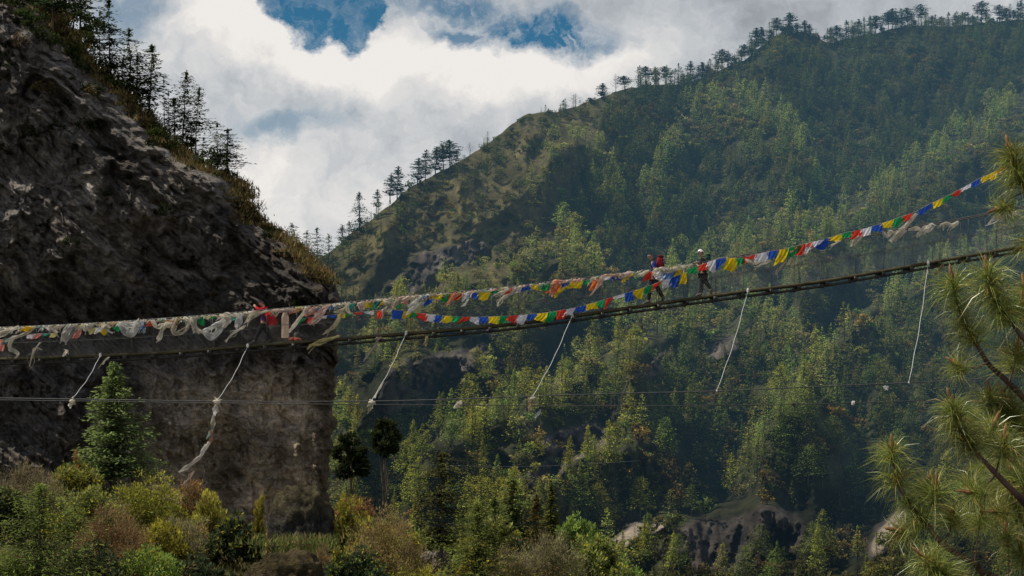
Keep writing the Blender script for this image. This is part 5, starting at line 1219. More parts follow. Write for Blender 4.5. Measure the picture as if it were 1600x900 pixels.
def scarf(paths, label, w=.14, col=CRM, kn=None, D_=69.1, name='scarf', group=None, seed=0, crumple=.5):
    r_ = np.random.default_rng(1300 + seed + int(paths[0][0][0])); l0 = P(paths[0][0][0], paths[0][0][1], D_); mb = MB()
    for p in paths:
        ribbon(mb, p, w * r_.uniform(.65, .95), r_, D_, col, crumple, l0)
        for q in range(2):
            p2_ = [(a + r_.normal(0, 1.2) * min(i_, 2) + (q - .5) * 2.5, b + r_.normal(0, 1.2) * min(i_, 2)) for i_, (a, b) in enumerate(p)]; p2_[-1] = (p2_[-1][0] + r_.normal(0, 2), p2_[-1][1] + r_.uniform(-2, 4))
            ribbon(mb, p2_, w * r_.uniform(.2, .45), r_, D_ - .02, np.asarray(col) * r_.uniform(.75, 1.05), crumple * 1.6, l0)
    if kn: knot(mb, kn[0], kn[1], kn[2], r_, l0, col, D_)
    V = np.concatenate(mb.V); me = mb.mesh(name, M['cloth'], True); o = link(name, me); o.location = l0; return tag(o, label, 'scarf', group)
def H(x, d=0): return (x, float(hr(x)) + d)
SC = [
    ([[H(55, 0), (38, 522), (20, 529), (8, 534)], [(20, 529), (14, 540), (22, 548), (27, 553), (23, 560)]], 'long cream scarf on the left whose end trails down almost to the deck', .16, CRM),
    ([[H(30, -1), (12, 518), (0, 524), (-6, 530)]], 'pale scarf knotted at the very left end of the handrail', .2, CRM),
    ([[H(52, 1), (42, 514), (33, 515)]], 'bright yellow scarf at the left end of the handrail', .2, (.85, .55, .05)),
    ([[(63, 535), (57, 543), (53, 551), (49, 562), (46, 573)], [(57, 543), (62, 545)]], 'thin grey scarf dangling below the deck near the left end', .08, DRT),
    ([[H(72, 1), (80, 516), (90, 519)], [H(100, 0), (93, 511), (86, 515)]], 'pinkish white scarf tied in a bow on the left handrail', .12, (.78, .66, .58)),
    ([[H(107), (101, 520), (98, 532)], [H(113), (106, 520), (100, 534)], [H(120, 0), (113, 518), (104, 530)]], 'grey white bundle of scarves hanging like a skirt left of the coral flag', .26, (.66, .62, .55)),
    ([[(98, 557), (103, 549), (107, 547)], [(103, 549), (106, 552)]], 'small cream rag poking up from the left deck edge', .1, CRM),
    ([[H(131, 0), (132, 515), (140, 513), (146, 508)]], 'cream scarf looped in a small cup on the left handrail', .12, CRM),
    ([[H(160, 1), (166, 509), (173, 512)], [H(162), (168, 516), (176, 521)], [H(172), (165, 512), (158, 510)]], 'frayed cream tassel of scarves left of the big white drape', .13, CRM),
    ([[H(185, 1), (192, 513), (200, 519), (207, 516), (218, 500)], [(190, 508), (197, 518), (206, 523), (211, 512), (216, 503)], [(186, 505), (198, 508), (210, 506), H(218)]], 'big white cloth draped like a bowl under the left handrail', .26, WHT),
    ([[H(223), (221, 508), (219, 516)], [(227, 513), (224, 521)]], 'pale blue grey strips hanging right of the white bowl drape', .1, (.6, .66, .68)),
    ([[H(238), (244, 510), (252, 509), (262, 505)], [(262, 503), (255, 512), (250, 523), (245, 531)], [(270, 505), (262, 509), (255, 510)]], 'ragged cream scarf mass right of the small red cloth', .2, CRM),
    ([[H(276), (270, 515), (273, 521), (283, 521), (292, 514), (296, 503)], [(275, 508), (271, 518)]], 'cream scarf in a long hanging loop left of the forked one', .13, (.72, .64, .48)),
    ([[H(298), (301, 508), (303, 521)], [H(304), (306, 510), (313, 518), (316, 521)], [H(287), (292, 499), (298, 503)]], 'forked cream scarf bunch hanging by the green flag', .15, CRM),
    ([[(317, 519), (326, 527), (333, 528), (340, 520), (346, 508), (356, 496)], [(322, 517), (331, 524), (338, 517), (347, 505)], [(318, 518), (330, 512), (342, 506), (350, 498)]], 'wide cream cloth sagging like a hammock left of the photographing walker', .2, WHT),
    ([[H(345), (352, 497), (360, 500)], [H(350, -2), (362, 493), (374, 491)], [(362, 494), (357, 503), (350, 512)]], 'tangled cream scarves at the top of the hammock like cloth', .18, CRM),
    ([[H(372, 1), (371, 503), (369, 512)], [H(376), (375, 503), (373, 511)]], 'white oval cloth hanging straight right of the hammock like cloth', .2, WHT),
    ([[H(395), (388, 499), (381, 506)], [(384, 508), (376, 514), (366, 520), (358, 527), (353, 535)]], 'long thin cream scarf blown down to the left below the walker', .1, CRM),
    ([[H(420, 0), (407, 489), (394, 492), (382, 494)], [H(412, 1), (400, 493), (390, 500)], [H(405), (393, 496), (386, 499)]], 'cream scarves bunched on the handrail in front of the photographing walker', .085, (.76, .68, .50)),
    ([[H(436), (428, 485), (420, 488)]], 'pink ribbon on the handrail just right of the photographing walker', .1, PNK),
    ([[(434, 486), (445, 485), (456, 484)], [(440, 487), (450, 486), (458, 485)]], 'pale pink rolled scarf on the handrail above the hanging banner', .14, (.78, .62, .54)),
    ([[H(480), (472, 493), (463, 505), (456, 514), (452, 520)]], 'long cream scarf slanting down right of the hanging banner', .15, CRM),
    ([[H(492), (484, 487), (477, 489)], [H(500), (492, 484), (484, 491)]], 'dusty pink twisted scarf right of the long slanting one', .13, (.70, .52, .44)),
    ([[H(515), (503, 483), (495, 491), (489, 500), (484, 508)], [H(513), (505, 488), (496, 497), (488, 506)]], 'pink and cream pair of scarves streaming left at the cliff edge', .14, (.80, .58, .48)),
    ([[H(545, -1), (538, 483), (530, 487), (521, 487)], [(540, 482), (532, 494), (524, 507), (519, 512)], [(525, 508), (517, 514), (509, 520)]], 'dirty cream scarf streaming far down left over the cliff edge', .14, (.66, .58, .40)),
    ([[H(547), (543, 478), (544, 486), (549, 491), (556, 492)]], 'cream scarf curved like a hook just right of the cliff edge', .12, (.82, .74, .58)),
    ([[H(566, 1), (562, 476), (562, 481)], [(562, 474), (565, 480), (569, 478)]], 'pale pink scarf knot beside the first bright yellow flag', .2, (.80, .64, .56)),
    ([[H(600), (607, 475), (615, 477), (622, 468)], [(610, 478), (600, 485), (593, 494)], [(604, 472), (612, 481), (606, 488)]], 'tangled cream scarf with a tail hanging to the lower flags, left', .18, CRM),
    ([[H(640), (630, 470), (620, 474), (613, 482)], [H(632, -1), (622, 469), (612, 476)]], 'salmon and cream scarves rolled along the rail left of centre', .16, (.82, .64, .50)),
    ([[H(658, 0), (648, 473), (637, 479)], [(663, 472), (650, 479), (640, 486), (631, 492)]], 'two long white scarves slanting to the lower flag string', .15, WHT),
    ([[H(712), (705, 468), (701, 474), (697, 478)], [H(718), (710, 464), (704, 470)]], 'frayed orange and cream strips beneath the orange flag', .10, (.80, .42, .28)),
    ([[(732, 467), (727, 475), (720, 479)]], 'short white tail below the first white flag', .09, WHT),
    ([[(795, 452), (780, 459), (772, 461)], [(806, 451), (798, 459), (788, 464), (780, 471), (777, 478)]], 'ragged cream scarf trailing left under the red flag at the centre', .11, CRM),
    ([[H(878, 0), (868, 440), (862, 450), (861, 458)], [H(872, 1), (866, 446), (864, 452)]], 'salmon scarf hanging with the big orange flag', .17, (.82, .40, .28)),
    ([[(886, 447), (876, 455), (870, 460), (866, 466)]], 'yellow strip of cloth hanging left of the blue flag', .10, (.72, .60, .06)),
    ([[H(952, -1), (944, 431), (938, 440), (932, 450), (923, 461)], [(946, 430), (958, 430), (968, 428)]], 'long salmon scarf flung down left from the handrail, left of the first walker', .14, (.84, .58, .44)),
    ([[H(990), (980, 427), (970, 430)], [H(984), (974, 431), (966, 433)]], 'pink and white rolled scarf left of the first walker', .14, (.80, .64, .56)),
    ([[H(1012), (1003, 427), (993, 432)], [H(1010), (1000, 430)]], 'cream scarf on the rail at the hand of the first walker', .11, CRM),
    ([[H(1030), (1036, 419), (1042, 424), (1052, 421), (1062, 414)], [(1028, 419), (1024, 424), (1022, 430)], [(1040, 421), (1050, 423), (1060, 420)]], 'thick cream scarf looped behind the pack of the first walker', .15, CRM),
    ([[H(1076), (1068, 417), (1062, 422)], [H(1082), (1078, 414), (1075, 420)], [(1062, 419), (1070, 414)]], 'bunched cream rags between the two walkers', .10, CRM),
    ([[(1240, 392), (1232, 396)], [(1229, 408), (1222, 415), (1216, 424), (1213, 430)]], 'thin cream tail under the long yellow flag', .08, DRT),
    ([[(1165, 405), (1176, 411), (1188, 410)], [(1205, 407), (1196, 410), (1183, 417)]], 'dirty cream cloth under the red and white flags right of the walkers', .12, CRM),
    ([[(1342, 368), (1334, 376), (1329, 385)], [(1347, 370), (1340, 377), (1336, 382)]], 'small frayed cream rags below the right red flag', .10, CRM),
    ([[(1312, 376), (1304, 381), (1296, 385)]], 'tiny frayed cream strip below the right yellow flag', .08, CRM),
    ([[(1432, 334), (1422, 346), (1412, 358), (1403, 366), (1393, 379)], [(1426, 341), (1414, 354), (1404, 364), (1392, 377)], [(1380, 363), (1386, 369), (1392, 362), (1400, 366)], [(1416, 360), (1406, 368), (1399, 377)]], 'large cream scarf hanging from the flag string, right of centre', .16, (.82, .74, .62)),
    ([[(1420, 359), (1432, 357), (1441, 360), (1448, 352)], [(1446, 354), (1438, 363), (1432, 371)], [(1459, 351), (1452, 358), (1445, 364)]], 'crumpled cream scarf bundle on the right handrail', .18, CRM),
    ([[(1462, 352), (1455, 352), (1445, 354)]], 'small white rag at the tie point left of the right pair of scarves', .12, WHT),
    ([[(1498, 347), (1486, 351), (1476, 350), (1474, 360)], [(1496, 350), (1484, 354)]], 'cream scarf tied to the second last hanger on the right', .18, CRM),
    ([[(1590, 330), (1580, 337), (1572, 333), (1560, 339), (1550, 344), (1543, 351)], [(1572, 334), (1566, 340), (1561, 346)]], 'pinkish white scarf blown along the rail at the far right', .15, (.84, .76, .70)),
    ([[(530, 525), (515, 529), (500, 533), (489, 538), (480, 546)]], 'ochre cloth strip hanging from the deck at the cliff edge', .15, (.62, .54, .26)),
    ([[(592, 527), (585, 540), (577, 552), (569, 563)], [(590, 530), (597, 527)]], 'thin pale strip hanging below the deck right of the cliff edge', .08, (.55, .47, .38)),
    ([[(667, 525), (666, 533), (665, 541)]], 'short ochre rag hanging below the deck by the pale stay rope', .13, (.58, .48, .24)),
    ([[(1474, 410), (1469, 420), (1461, 430)]], 'ochre rag hanging below the deck, right of the last stay rope', .12, (.36, .27, .12)),
    ([[(170, 558), (165, 563), (160, 570)]], 'thin pale rag at the top of the leftmost stay rope', .08, CRM),
]
for j, (paths, lab, w, col) in enumerate(SC):
    scarf(paths, lab, w, col, None, 69.1 if j % 2 else 69.16, seed=j)
# small knots and ends all along the rail
r_ = np.random.default_rng(77); x = 0.0; cols = [CRM, WHT, DRT, PNK, (.76, .70, .55), (.70, .62, .30), (.45, .55, .45)]
while x < 1075:
    if not (396 < x < 426) and rng.random() < (.95 if x < 650 else .7):
        py = float(hr(x)); l = r_.uniform(3, 11); p = [[(x, py), (x - l * .5, py + l * .4), (x - l * r_.uniform(.4, 1.1), py + l * r_.uniform(.5, 1.2))]]
        if r_.random() < .5: p.append([(x, py), (x + 3, py + 1), (x + r_.uniform(4, 9), py + r_.uniform(-1, 4))])
        scarf(p, 'small knotted rag tied on the handrail cable among the bigger scarves', r_.uniform(.07, .16), cols[r_.integers(len(cols))], (x, py, r_.uniform(.018, .035)), 69.33, 'rag', 'small rags knotted along the handrail', seed=int(x), crumple=1.2)
    x += r_.uniform(4, 8)
# knots on the guy cables
def clump(px, py, r, lab, paths=(), col=CRM, D_=66.0, w=.10):
    r_ = np.random.default_rng(int(px)); l0 = P(px, py, D_); mb = MB(); knot(mb, px, py, r * .7, r_, l0, col, D_)
    for k in range(9):
        a = r_.random() * 6.28; q = r * 43 * r_.uniform(1.0, 1.9); ribbon(mb, [(px, py), (px + q * .6 * math.cos(a), py + q * .6 * math.sin(a)), (px + q * math.cos(a), py + q * .9 * math.sin(a) + 2)], w * .5, r_, D_, col, 1.5, l0)
    for p in paths: ribbon(mb, p[0], p[1], r_, D_, p[2], 1.0, l0)
    o = link('scarf', mb.mesh('scarf', M['cloth'], True)); o.location = l0; tag(o, lab, 'scarf')
clump(113, 627, .10, 'cream scarf knotted on the guy cable left of the tall bank pine', [([(113, 627), (110, 632), (109, 638)], .12, CRM)])
clump(339, 628, .13, 'long rope of tied scarves hanging from the guy cable in front of the cliff', [([(339, 628), (336, 640), (334, 650)], .16, WHT), ([(334, 648), (333, 660), (331, 672), (326, 684)], .13, DRT), ([(333, 665), (328, 676), (323, 686)], .09, (.45, .55, .45)), ([(328, 676), (325, 683)], .12, (.05, .25, .4)), ([(331, 672), (330, 686), (327, 696)], .11, (.5, .28, .18)), ([(327, 690), (321, 703), (313, 714), (308, 719)], .13, CRM), ([(312, 714), (300, 724), (288, 732), (279, 738)], .14, (.82, .72, .58)), ([(322, 694), (316, 708), (310, 718)], .12, WHT), ([(336, 632), (340, 640), (338, 646)], .1, CRM)])
clump(581, 629, .11, 'ragged scarf bunch on the guy cable below the stay rope beside the cliff', [([(581, 629), (579, 637), (574, 647)], .13, (.42, .38, .26)), ([(585, 622), (590, 612), (600, 596)], .05, CRM)])
clump(833, 623, .12, 'ragged scarf bunch on the guy cable under the bridge middle', [([(833, 623), (828, 632), (826, 644)], .14, (.5, .38, .22)), ([(845, 640), (840, 648), (836, 653)], .10, (.7, .74, .78))], DRT)
clump(715, 630, .05, 'small curved cream rag hooked on the lower guy cable', [([(722, 628), (717, 630), (713, 635), (709, 638)], .15, CRM)], CRM, 75.8)
clump(1240, 632, .05, 'dark little knot on the lower guy cable', [], (.1, .08, .06), 75.8)
clump(1333, 628, .05, 'tiny white rag on the lower guy cable at the right', [([(1333, 628), (1331, 632)], .07, WHT)], WHT, 75.8)
clump(1384, 605, .05, 'tiny pale rag just under the upper guy cable at the right', [([(1388, 604), (1381, 607)], .08, WHT)], WHT, 66)
clump(979, 634, .05, 'dark knot on the lower guy cable under the first walker', [], (.1, .08, .06), 75.8)
o_ = scarf([[(303, 736), (297, 746), (290, 752), (285, 759)]], 'pale pinkish strip caught in the bushes below the long scarf rope', .07, (.7, .5, .4), None, 75.0)

# the pale banner hanging beside the walker
mb = MB(); a, b = 440.5, 451.5; V = []; n, m_ = 7, 16
for i in range(m_):
    t = i / (m_ - 1); y = 487 + (528 - 487) * t; xw = (0.35 + .65 * min(1, t * 5))
    for k in range(n): s = k / (n - 1) - .5; w = P(445.6 + s * 11.5 * xw, y, 70.55); w[1] += .02 * math.sin(s * 9 + t * 4); V.append(w)
i = np.arange(n * m_).reshape(m_, n); l0 = V[3].copy(); V = np.array(V) - l0
mb.add(V, np.stack([i[:-1, :-1], i[:-1, 1:], i[1:, 1:], i[1:, :-1]], -1).reshape(-1, 4), (.84, .60, .42)); o = link('banner', mb.mesh('banner', M['cloth'], True)); o.location = l0
tag(o, 'narrow peach cloth banner hanging straight down behind the mesh, right of the photographing walker', 'banner')
mb = MB(); V, f = ICO3
for q in range(5): mb.add(V * np.array([.10, .09, .08]) * rng.uniform(.8, 1.2) + np.array([q * .07 - .14, rng.normal(0, .05), .05 + rng.normal(0, .02)]), f, (.20, .05, .03))
w = off(463, 0, -.3); o = link('cloth_bundle', mb.mesh('cloth_bundle', M['garment'], True)); o.location = w; tag(o, 'dark red bundle lying on the deck right of the peach banner', 'bundle')
# ---------------------------------------------------------------- people
def skin_mesh(J, E, root=0, sub=1):
    """J: list of (xyz, radius or (rx, ry)); returns verts, faces of a grown surface"""
    me = bpy.data.meshes.new('tmp'); me.from_pydata([tuple(j[0]) for j in J], E, []); o = bpy.data.objects.new('tmp', me); COL.objects.link(o)
    md = o.modifiers.new('s', 'SKIN'); md.use_smooth_shade = True
    if not me.skin_vertices:
        bpy.context.view_layer.objects.active = o
    sv = me.skin_vertices[0].data
    for i, j in enumerate(J): r = j[1]; sv[i].radius = r if isinstance(r, tuple) else (r, r)
    for i in range(len(J)): sv[i].use_root = (i == root)
    ss = o.modifiers.new('d', 'SUBSURF'); ss.levels = sub; ss.render_levels = sub
    bpy.context.view_layer.update(); dg = bpy.context.evaluated_depsgraph_get(); ev = o.evaluated_get(dg); m2 = bpy.data.meshes.new_from_object(ev)
    V = np.array([v.co[:] for v in m2.vertices]); f3 = np.array([list(p.vertices) for p in m2.polygons if len(p.vertices) == 3]).reshape(-1, 3).astype(int); f4 = np.array([list(p.vertices) for p in m2.polygons if len(p.vertices) == 4]).reshape(-1, 4).astype(int)
    bpy.data.objects.remove(o); return V, f3, f4
def addm(mb, V, f3, f4, col):
    n0 = mb.n; mb.add(V, np.zeros((0, 3), int), col)
    if len(f3): mb.F3.append(f3 + n0)
    if len(f4): mb.F4.append(f4 + n0)
def remesh(mb, vox, name, colfun):
    o = link('tmp', mb.mesh('tmp', None)); md = o.modifiers.new('r', 'REMESH'); md.mode = 'VOXEL'; md.voxel_size = vox; md.use_smooth_shade = True
    bpy.context.view_layer.update(); ev = o.evaluated_get(bpy.context.evaluated_depsgraph_get()); m2 = bpy.data.meshes.new_from_object(ev); bpy.data.objects.remove(o)
    n = len(m2.vertices); V = np.empty(n * 3, np.float32); m2.vertices.foreach_get('co', V); V = V.reshape(-1, 3); f = np.array([list(p.vertices) for p in m2.polygons if len(p.vertices) == 4]); f3 = np.array([list(p.vertices) for p in m2.polygons if len(p.vertices) == 3]).reshape(-1, 3)
    return mesh_np(name, V, [f, f3], M['skin'], colfun(V), True)
def person(J, o_face, label, cols, loc, extra=None):
    """J: joints in metres relative to loc. facing: o_face (unit vector in x)"""
    g = lambda k: np.array(J[k], float); fx = o_face; root = empty('person', tuple(loc), 0, label, 'person')
    up_ = unit((g('head') - g('neck'))[None])[0]; fw = unit((np.array(J['look'], float))[None])[0]; side = np.cross(up_, fw)
    names = ['pelvis', 'waist', 'chest', 'neck', 'head', 'shL', 'elL', 'haL', 'shR', 'elR', 'haR', 'hipL', 'knL', 'anL', 'toL', 'hipR', 'knR', 'anR', 'toR']
    rad = dict(pelvis=(.15, .12), waist=(.135, .105), chest=(.165, .12), neck=.055, head=.06, shL=.062, elL=.044, haL=.030, shR=.062, elR=.044, haR=.030, hipL=.095, knL=.060, anL=.042, toL=.035, hipR=.095, knR=.060, anR=.042, toR=.035)
    I = {k: i for i, k in enumerate(names)}; ED = [('pelvis', 'waist'), ('waist', 'chest'), ('chest', 'neck'), ('neck', 'head'), ('chest', 'shL'), ('shL', 'elL'), ('elL', 'haL'), ('chest', 'shR'), ('shR', 'elR'), ('elR', 'haR'), ('pelvis', 'hipL'), ('hipL', 'knL'), ('knL', 'anL'), ('anL', 'toL'), ('pelvis', 'hipR'), ('hipR', 'knR'), ('knR', 'anR'), ('anR', 'toR')]
    V, f3, f4 = skin_mesh([(g(k), rad[k]) for k in names], [(I[a], I[b]) for a, b in ED], 0, 1)
    mb = MB(); addm(mb, V, f3, f4, 1)
    Vs, fs = ICO3; R3 = np.stack([fw, side, up_], 1)   # columns: forward, side, up
    hc = g('head') + up_ * .045
    def ell(c, s): mb.add((Vs * np.array(s)) @ R3.T + hc + R3 @ np.array(c), fs, 1)
    ell((0, 0, 0), (.095, .075, .115)); ell((.035, 0, -.06), (.05, .05, .055)); ell((.100, 0, -.012), (.022, .014, .026)); ell((.085, 0, -.055), (.014, .026, .010)); ell((.080, 0, .022), (.02, .05, .010))
    for s in (-1, 1): ell((-.005, s * .077, -.008), (.020, .010, .030))
    for side_ in ('L', 'R'):   # palm and five fingers curled
        h_ = g('ha' + side_); d = unit((h_ - g('el' + side_))[None])[0]; w = np.cross(d, [0, 1.0, 0]); w = unit(w[None])[0]; n_ = np.cross(d, w)
        add_tube(mb, np.stack([h_ - d * .02, h_ + d * .03, h_ + d * .075]), [.028, .036, .030], 8, 1)
        for q, (off_, L_) in enumerate(((-.027, .06), (-.009, .07), (.009, .066), (.027, .052))):
            b0 = h_ + d * .065 + w * off_; b1 = b0 + d * L_ * .5 - n_ * .006; b2 = b1 + d * L_ * .35 - n_ * .022; b3 = b2 + d * L_ * .12 - n_ * .024
            add_tube(mb, np.stack([b0, b1, b2, b3]), [.010, .0095, .009, .007], 6, 1)
        b0 = h_ + d * .02 - w * .03; add_tube(mb, np.stack([b0, b0 + d * .03 - w * .02, b0 + d * .055 - w * .022 - n_ * .015]), [.012, .011, .008], 6, 1)
    me = remesh(mb, .0065, 'body', lambda V: np.tile(np.array(cols['skin']), (len(V), 1))); body = link('body', me, root)
    def garment(name, keys, scale, col, colr2=None, ends=None):
        idx = {k: i for i, k in enumerate(keys)}; ed = [(idx[a], idx[b]) for a, b in ED if a in idx and b in idx]; rr = []
        for k in keys:
            r = rad[k]; ex = scale + (.012 if k in ('shL', 'shR') else 0); p = g(k)
            if ends and k in ends: p = ends[k][0]; r = ends[k][1]
            rr.append((p, (r[0] + ex, r[1] + ex) if isinstance(r, tuple) else r + ex))
        V, f3, f4 = skin_mesh(rr, ed, 0, 2); n = fbm(V * 11, 3, 13, .6); V = V + (V - V.mean(0)) * 0 + .010 * n[:, None] * unit(np.random.default_rng(3).normal(0, 1, (1, 3)))
        m2 = MB(); c = np.tile(np.array(col, float), (len(V), 1))
        if colr2 is not None: c = colr2(V, c)
        addm(m2, V, f3, f4, c); return link(name, m2.mesh(name, M['garment'], True), body)
    mid = lambda a, b, t: g(a) * (1 - t) + g(b) * t
    sl_ = cols.get('sleeve', .8); keys = ['chest', 'waist', 'pelvis', 'shL', 'shR', 'elL', 'elR'] + (['haL', 'haR'] if sl_ > 1 else [])
    en = {'pelvis': (g('pelvis') + np.array([0, 0, -.035]), (.152, .128))}
    if sl_ <= 1:
        for s in 'LR': en['el' + s] = (mid('sh' + s, 'el' + s, sl_), .05)
    else:
        for s in 'LR': en['ha' + s] = (mid('el' + s, 'ha' + s, .88), .034)
    garment('jacket' if sl_ > 1 else 'shirt', keys, .034, cols['top'], cols.get('topfun'), en)
    en = {}
    for s in 'LR': en['an' + s] = (mid('kn' + s, 'an' + s, .93), .050)
    en['pelvis'] = (g('pelvis') + np.array([0, 0, .05]), (.155, .125))
    garment('trousers', ['pelvis', 'hipL', 'knL', 'anL', 'hipR', 'knR', 'anR'], .024, cols['legs'], None, en)
    for s in 'LR':
        a, t = g('an' + s), g('to' + s); d = unit((t - a)[None])[0]; m2 = MB(); add_tube(m2, np.stack([a - d * .07 - [0, 0, .03], a - d * .02 - [0, 0, .012], a + d * .06, t, t + d * .06]), [.035, .055, .052, .045, .026], 9, cols['shoe']); link('shoe', m2.mesh('shoe', M['garment'], True), body)
    # hair or cap, eyes
    m2 = MB(); k = Vs[:, 2] > -.15 if not cols.get('cap') else Vs[:, 2] > .12; keep = k & ~((Vs[:, 0] > .35) & (Vs[:, 2] < .42)); fk = fs[keep[fs].all(1)]
    hv = Vs * np.array([.112, .093, .132]) * (1 + .05 * fbm(Vs * 5, 3, 3)[:, None]); m2.add(hv @ R3.T + hc, fk, cols.get('cap') or cols['hair'])
    if cols.get('cap'):
        bv = Vs * np.array([.075, .075, .010]); m2.add(bv @ R3.T + hc + R3 @ np.array([.12, 0, .035]), fs, cols['cap'])
    if cols.get('band'):
        pass
    link('cap' if cols.get('cap') else 'hair', m2.mesh('cap' if cols.get('cap') else 'hair', M['garment'], True), body)
    if cols.get('cap'):
        m2 = MB(); k = (Vs[:, 2] > -.4) & (Vs[:, 2] < .2) & (Vs[:, 0] < .2); m2.add((Vs * np.array([.102, .083, .12])) @ R3.T + hc, fs[k[fs].all(1)], cols['hair']); link('hair', m2.mesh('hair', M['garment'], True), body)
    if cols.get('band'):
        m2 = MB(); a = np.linspace(0, 2 * np.pi, 25); ring = np.stack([.103 * np.cos(a), .084 * np.sin(a), .030 + 0 * a], -1) @ R3.T + hc; add_tube(m2, ring, .009, 6, cols['band']); link('headband', m2.mesh('headband', M['garment'], True), body)
    for s in (-1, 1):
        m2 = MB(); m2.add((Vs * .012) @ R3.T + hc + R3 @ np.array([.083, s * .030, .006]), fs, (.03, .02, .02)); link('eye', m2.mesh('eye', M['skin'], True), body)
    return root, hc, R3
def backpack(c, s, tilt, col, col2, label, straps):
    """rounded pack with lid, pocket and straps, c centre in world"""
    root = empty('backpack', tuple(c), 0, label, 'backpack'); V, f = ICO5; Rm = np.array([[math.cos(tilt), 0, math.sin(tilt)], [0, 1, 0], [-math.sin(tilt), 0, math.cos(tilt)]])
    def box(sz, o_, p=.55): Q = np.sign(V) * np.abs(V) ** p; Q = Q / np.abs(Q).max(0); Q = Q * np.array(sz) * (1 + .05 * fbm(V * 3, 3, 9)[:, None]); return (Q + np.array(o_)) @ Rm.T
    m = MB(); m.add(box(s, (0, 0, 0)), f, col); link('bag', m.mesh('bag', M['garment'], True), root)
    m = MB(); m.add(box((s[0] * .92, s[1] * .92, s[2] * .22), (0, 0, s[2] * .98)), f, col2); link('lid', m.mesh('lid', M['garment'], True), root)
    m = MB(); m.add(box((s[0] * .35, s[1] * .7, s[2] * .42), (s[0] * .95, 0, -s[2] * .3)), f, col2); link('pocket', m.mesh('pocket', M['garment'], True), root)
    for pts in straps: m = MB(); add_tube(m, spl(np.array(pts) - np.array(c), 12), .018, 6, (.02, .02, .02)); link('strap', m.mesh('strap', M['garment'], True), root)
    return root
DPX = DB
def rel(px, py, dy, base): 
    w = P(px, py, DPX); w[1] += dy; return w - base
# -- walker with blue sleeves and maroon pack
def mk(px0, joints, look, label, cols, sole):
    base = B(px0, dk(px0), 0.0); J = {k: rel(v[0], v[1], v[2], base) for k, v in joints.items()}; J['look'] = look
    zs = min(J['toL'][2], J['toR'][2]); kx = 'toL' if J['toL'][2] <= J['toR'][2] else 'toR'; pxk = joints[kx][0]
    dz = (B(pxk, dk(pxk), 0)[2] - base[2]) + .050 - J[kx][2]
    for k_ in J:
        if k_ != 'look': J[k_] = J[k_] + np.array([0, 0, dz])
    print('shift', round(float(dz), 3))
    # put the lower shoe on the planks
    low = min(J['anL'][2] - .075, J['anR'][2] - .075, J['toL'][2] - .05, J['toR'][2] - .05) if sole is None else None
    return person(J, -1, label, cols, base), base, J
(p2, hc2, R2), b2, J2 = mk(1016, dict(pelvis=(1021, 434, 0), waist=(1021, 426, 0), chest=(1021, 415, 0), neck=(1018.5, 406.5, 0), head=(1017, 400.5, 0), shL=(1021, 411, -.19), elL=(1022, 424, -.25), haL=(1012, 434, -.28), shR=(1021, 411, .19), elR=(1024, 424, .25), haR=(1018, 434, .3),
    hipL=(1020, 437, -.09), knL=(1015, 452, -.10), anL=(1013, 469.5, -.10), toL=(1008, 471.5, -.11), hipR=(1022, 437, .09), knR=(1029, 451, .09), anR=(1037, 463.5, .09), toR=(1035, 468, .09)), (-1, -.12, -.08),
    'walker in a dark blue shirt and headband striding left with a maroon backpack', dict(skin=(.36, .20, .13), hair=(.03, .022, .018), band=(.5, .48, .45), top=(.03, .045, .16), legs=(.012, .012, .015), shoe=(.10, .09, .085), sleeve=.55,
    topfun=lambda V, c: np.where((np.abs(V[:, 1]) > .19)[:, None] & (V[:, 2] < 1.36)[:, None], np.array([.10, .14, .5]), c)), None)
c2_ = P(1031, 411, 70.0); backpack(c2_, (.125, .15, .24), .12, (.20, .02, .03), (.09, .012, .02), 'maroon and black backpack worn by the walker with the headband', [[P(1024, 404, 69.86), P(1017, 407, 69.84), P(1018, 418, 69.82), P(1026, 422, 69.85)], [P(1024, 404, 70.14), P(1017, 407, 70.16), P(1018, 418, 70.18), P(1026, 422, 70.15)]])
(p3, hc3, R3_), b3, J3 = mk(1094, dict(pelvis=(1098.5, 426, 0), waist=(1098.5, 418, 0), chest=(1098.5, 408, 0), neck=(1097, 400.5, 0), head=(1095.5, 395, 0), shL=(1098, 405, -.19), elL=(1098, 416, -.26), haL=(1090.5, 411, -.36), shR=(1098, 405, .19), elR=(1097, 416, .26), haR=(1089.5, 410, .40),
    hipL=(1098, 429, -.09), knL=(1096, 443, -.09), anL=(1094.5, 457.5, -.09), toL=(1089, 460, -.10), hipR=(1099, 429, .09), knR=(1104.5, 441, .09), anR=(1112.5, 450.5, .09), toR=(1111, 457.5, .09)), (-1, -.1, -.12),
    'walker in a white cap and black clothes stepping left, heel raised', dict(skin=(.34, .19, .12), hair=(.03, .022, .018), cap=(.72, .70, .66), top=(.015, .015, .017), legs=(.012, .012, .014), shoe=(.10, .085, .06), sleeve=.6), None)
c3_ = P(1106, 406, 70.0); backpack(c3_, (.09, .14, .18), .1, (.02, .06, .05), (.015, .03, .028), 'small dark green backpack on the walker in the white cap', [[P(1102, 400, 69.86), P(1096, 403, 69.84), P(1096, 411, 69.82), P(1102, 415, 69.85)], [P(1102, 400, 70.14), P(1096, 403, 70.16), P(1096, 411, 70.18), P(1102, 415, 70.15)]])
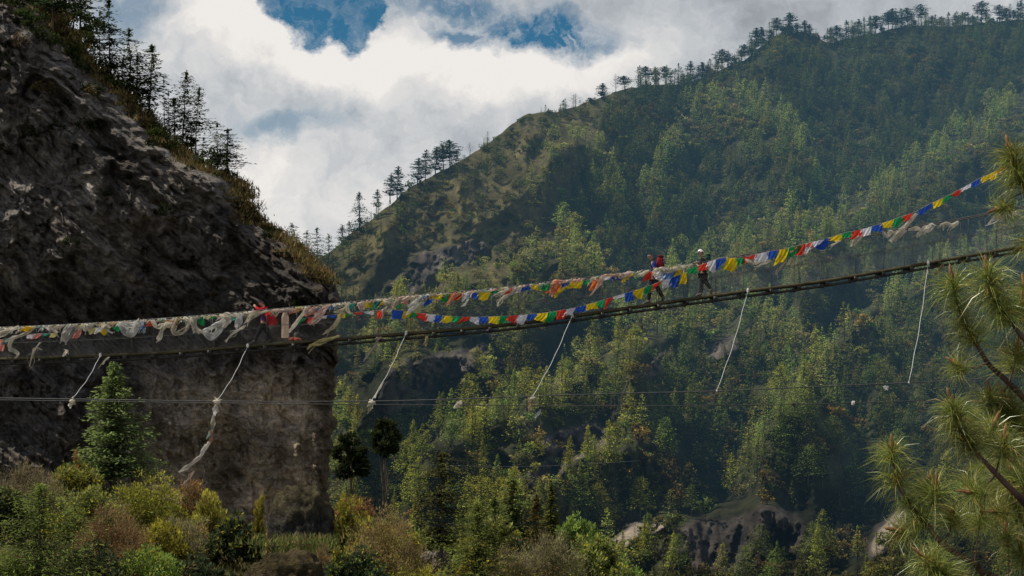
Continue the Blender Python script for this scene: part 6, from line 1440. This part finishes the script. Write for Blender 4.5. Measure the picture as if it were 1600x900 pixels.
(p1, hc1, R1), b1, J1 = mk(410, dict(pelvis=(412, 506, 0), waist=(413, 499, 0), chest=(415, 489, 0), neck=(412.5, 482, 0), head=(409.5, 477.5, 0), shL=(415, 484.5, -.19), elL=(406, 486.5, -.24), haL=(399.5, 481, -.12), shR=(415, 485.5, .19), elR=(405, 489, .24), haR=(399.5, 482, .12),
    hipL=(411, 509, -.09), knL=(404.5, 522, -.11), anL=(398, 535.5, -.13), toL=(393, 538, -.13), hipR=(413, 509, .09), knR=(418, 522, .11), anR=(421.5, 534.5, .13), toR=(417, 537, .13)), (-1, -.05, -.15),
    'walker in a red jacket leaning to take a photograph, legs apart', dict(skin=(.36, .20, .13), hair=(.02, .015, .02), cap=(.03, .02, .035), top=(.34, .012, .02), legs=(.012, .012, .016), shoe=(.03, .03, .03), sleeve=1.5,
    topfun=lambda V, c: np.where((V[:, 2] < np.median(V[:, 2]) - .12)[:, None] & (V[:, 0] < .08)[:, None], np.array([.10, .04, .18]), c)), None)
c1_ = P(424.5, 500, 70.0); backpack(c1_, (.15, .17, .23), -.25, (.48, .015, .018), (.36, .015, .02), 'bright red backpack on the back of the photographing walker', [[P(420, 487, 69.86), P(414, 484, 69.82), P(410, 491, 69.80), P(418, 502, 69.84)], [P(420, 487, 70.14), P(414, 484, 70.18), P(410, 491, 70.2), P(418, 502, 70.16)]])
cm = MB(); add_box(cm, (0, 0, 0), (.07, .14, .09), None, (.02, .02, .02)); add_tube(cm, [[-.03, 0, 0], [-.07, 0, 0], [-.12, 0, 0]], [.035, .036, .038], 12, (.03, .03, .03)); add_box(cm, (.0, 0, .055), (.05, .05, .03), None, (.02, .02, .02))
cr_ = empty('camera_in_hand', tuple(P(398, 480.5, 70.0)), 0, 'small black camera raised by the walker in the red jacket', 'camera'); link('camera_body', cm.mesh('camera_body', M['garment']), cr_)
scene.render.engine = 'CYCLES'
scene.view_settings.view_transform = 'Standard'
try: scene.view_settings.look = 'None'
except Exception: pass
scene.view_settings.exposure = 0
scene.cycles.use_denoising = True
scene.cycles.max_bounces = 5; scene.cycles.diffuse_bounces = 2; scene.cycles.transmission_bounces = 3; scene.cycles.transparent_max_bounces = 4
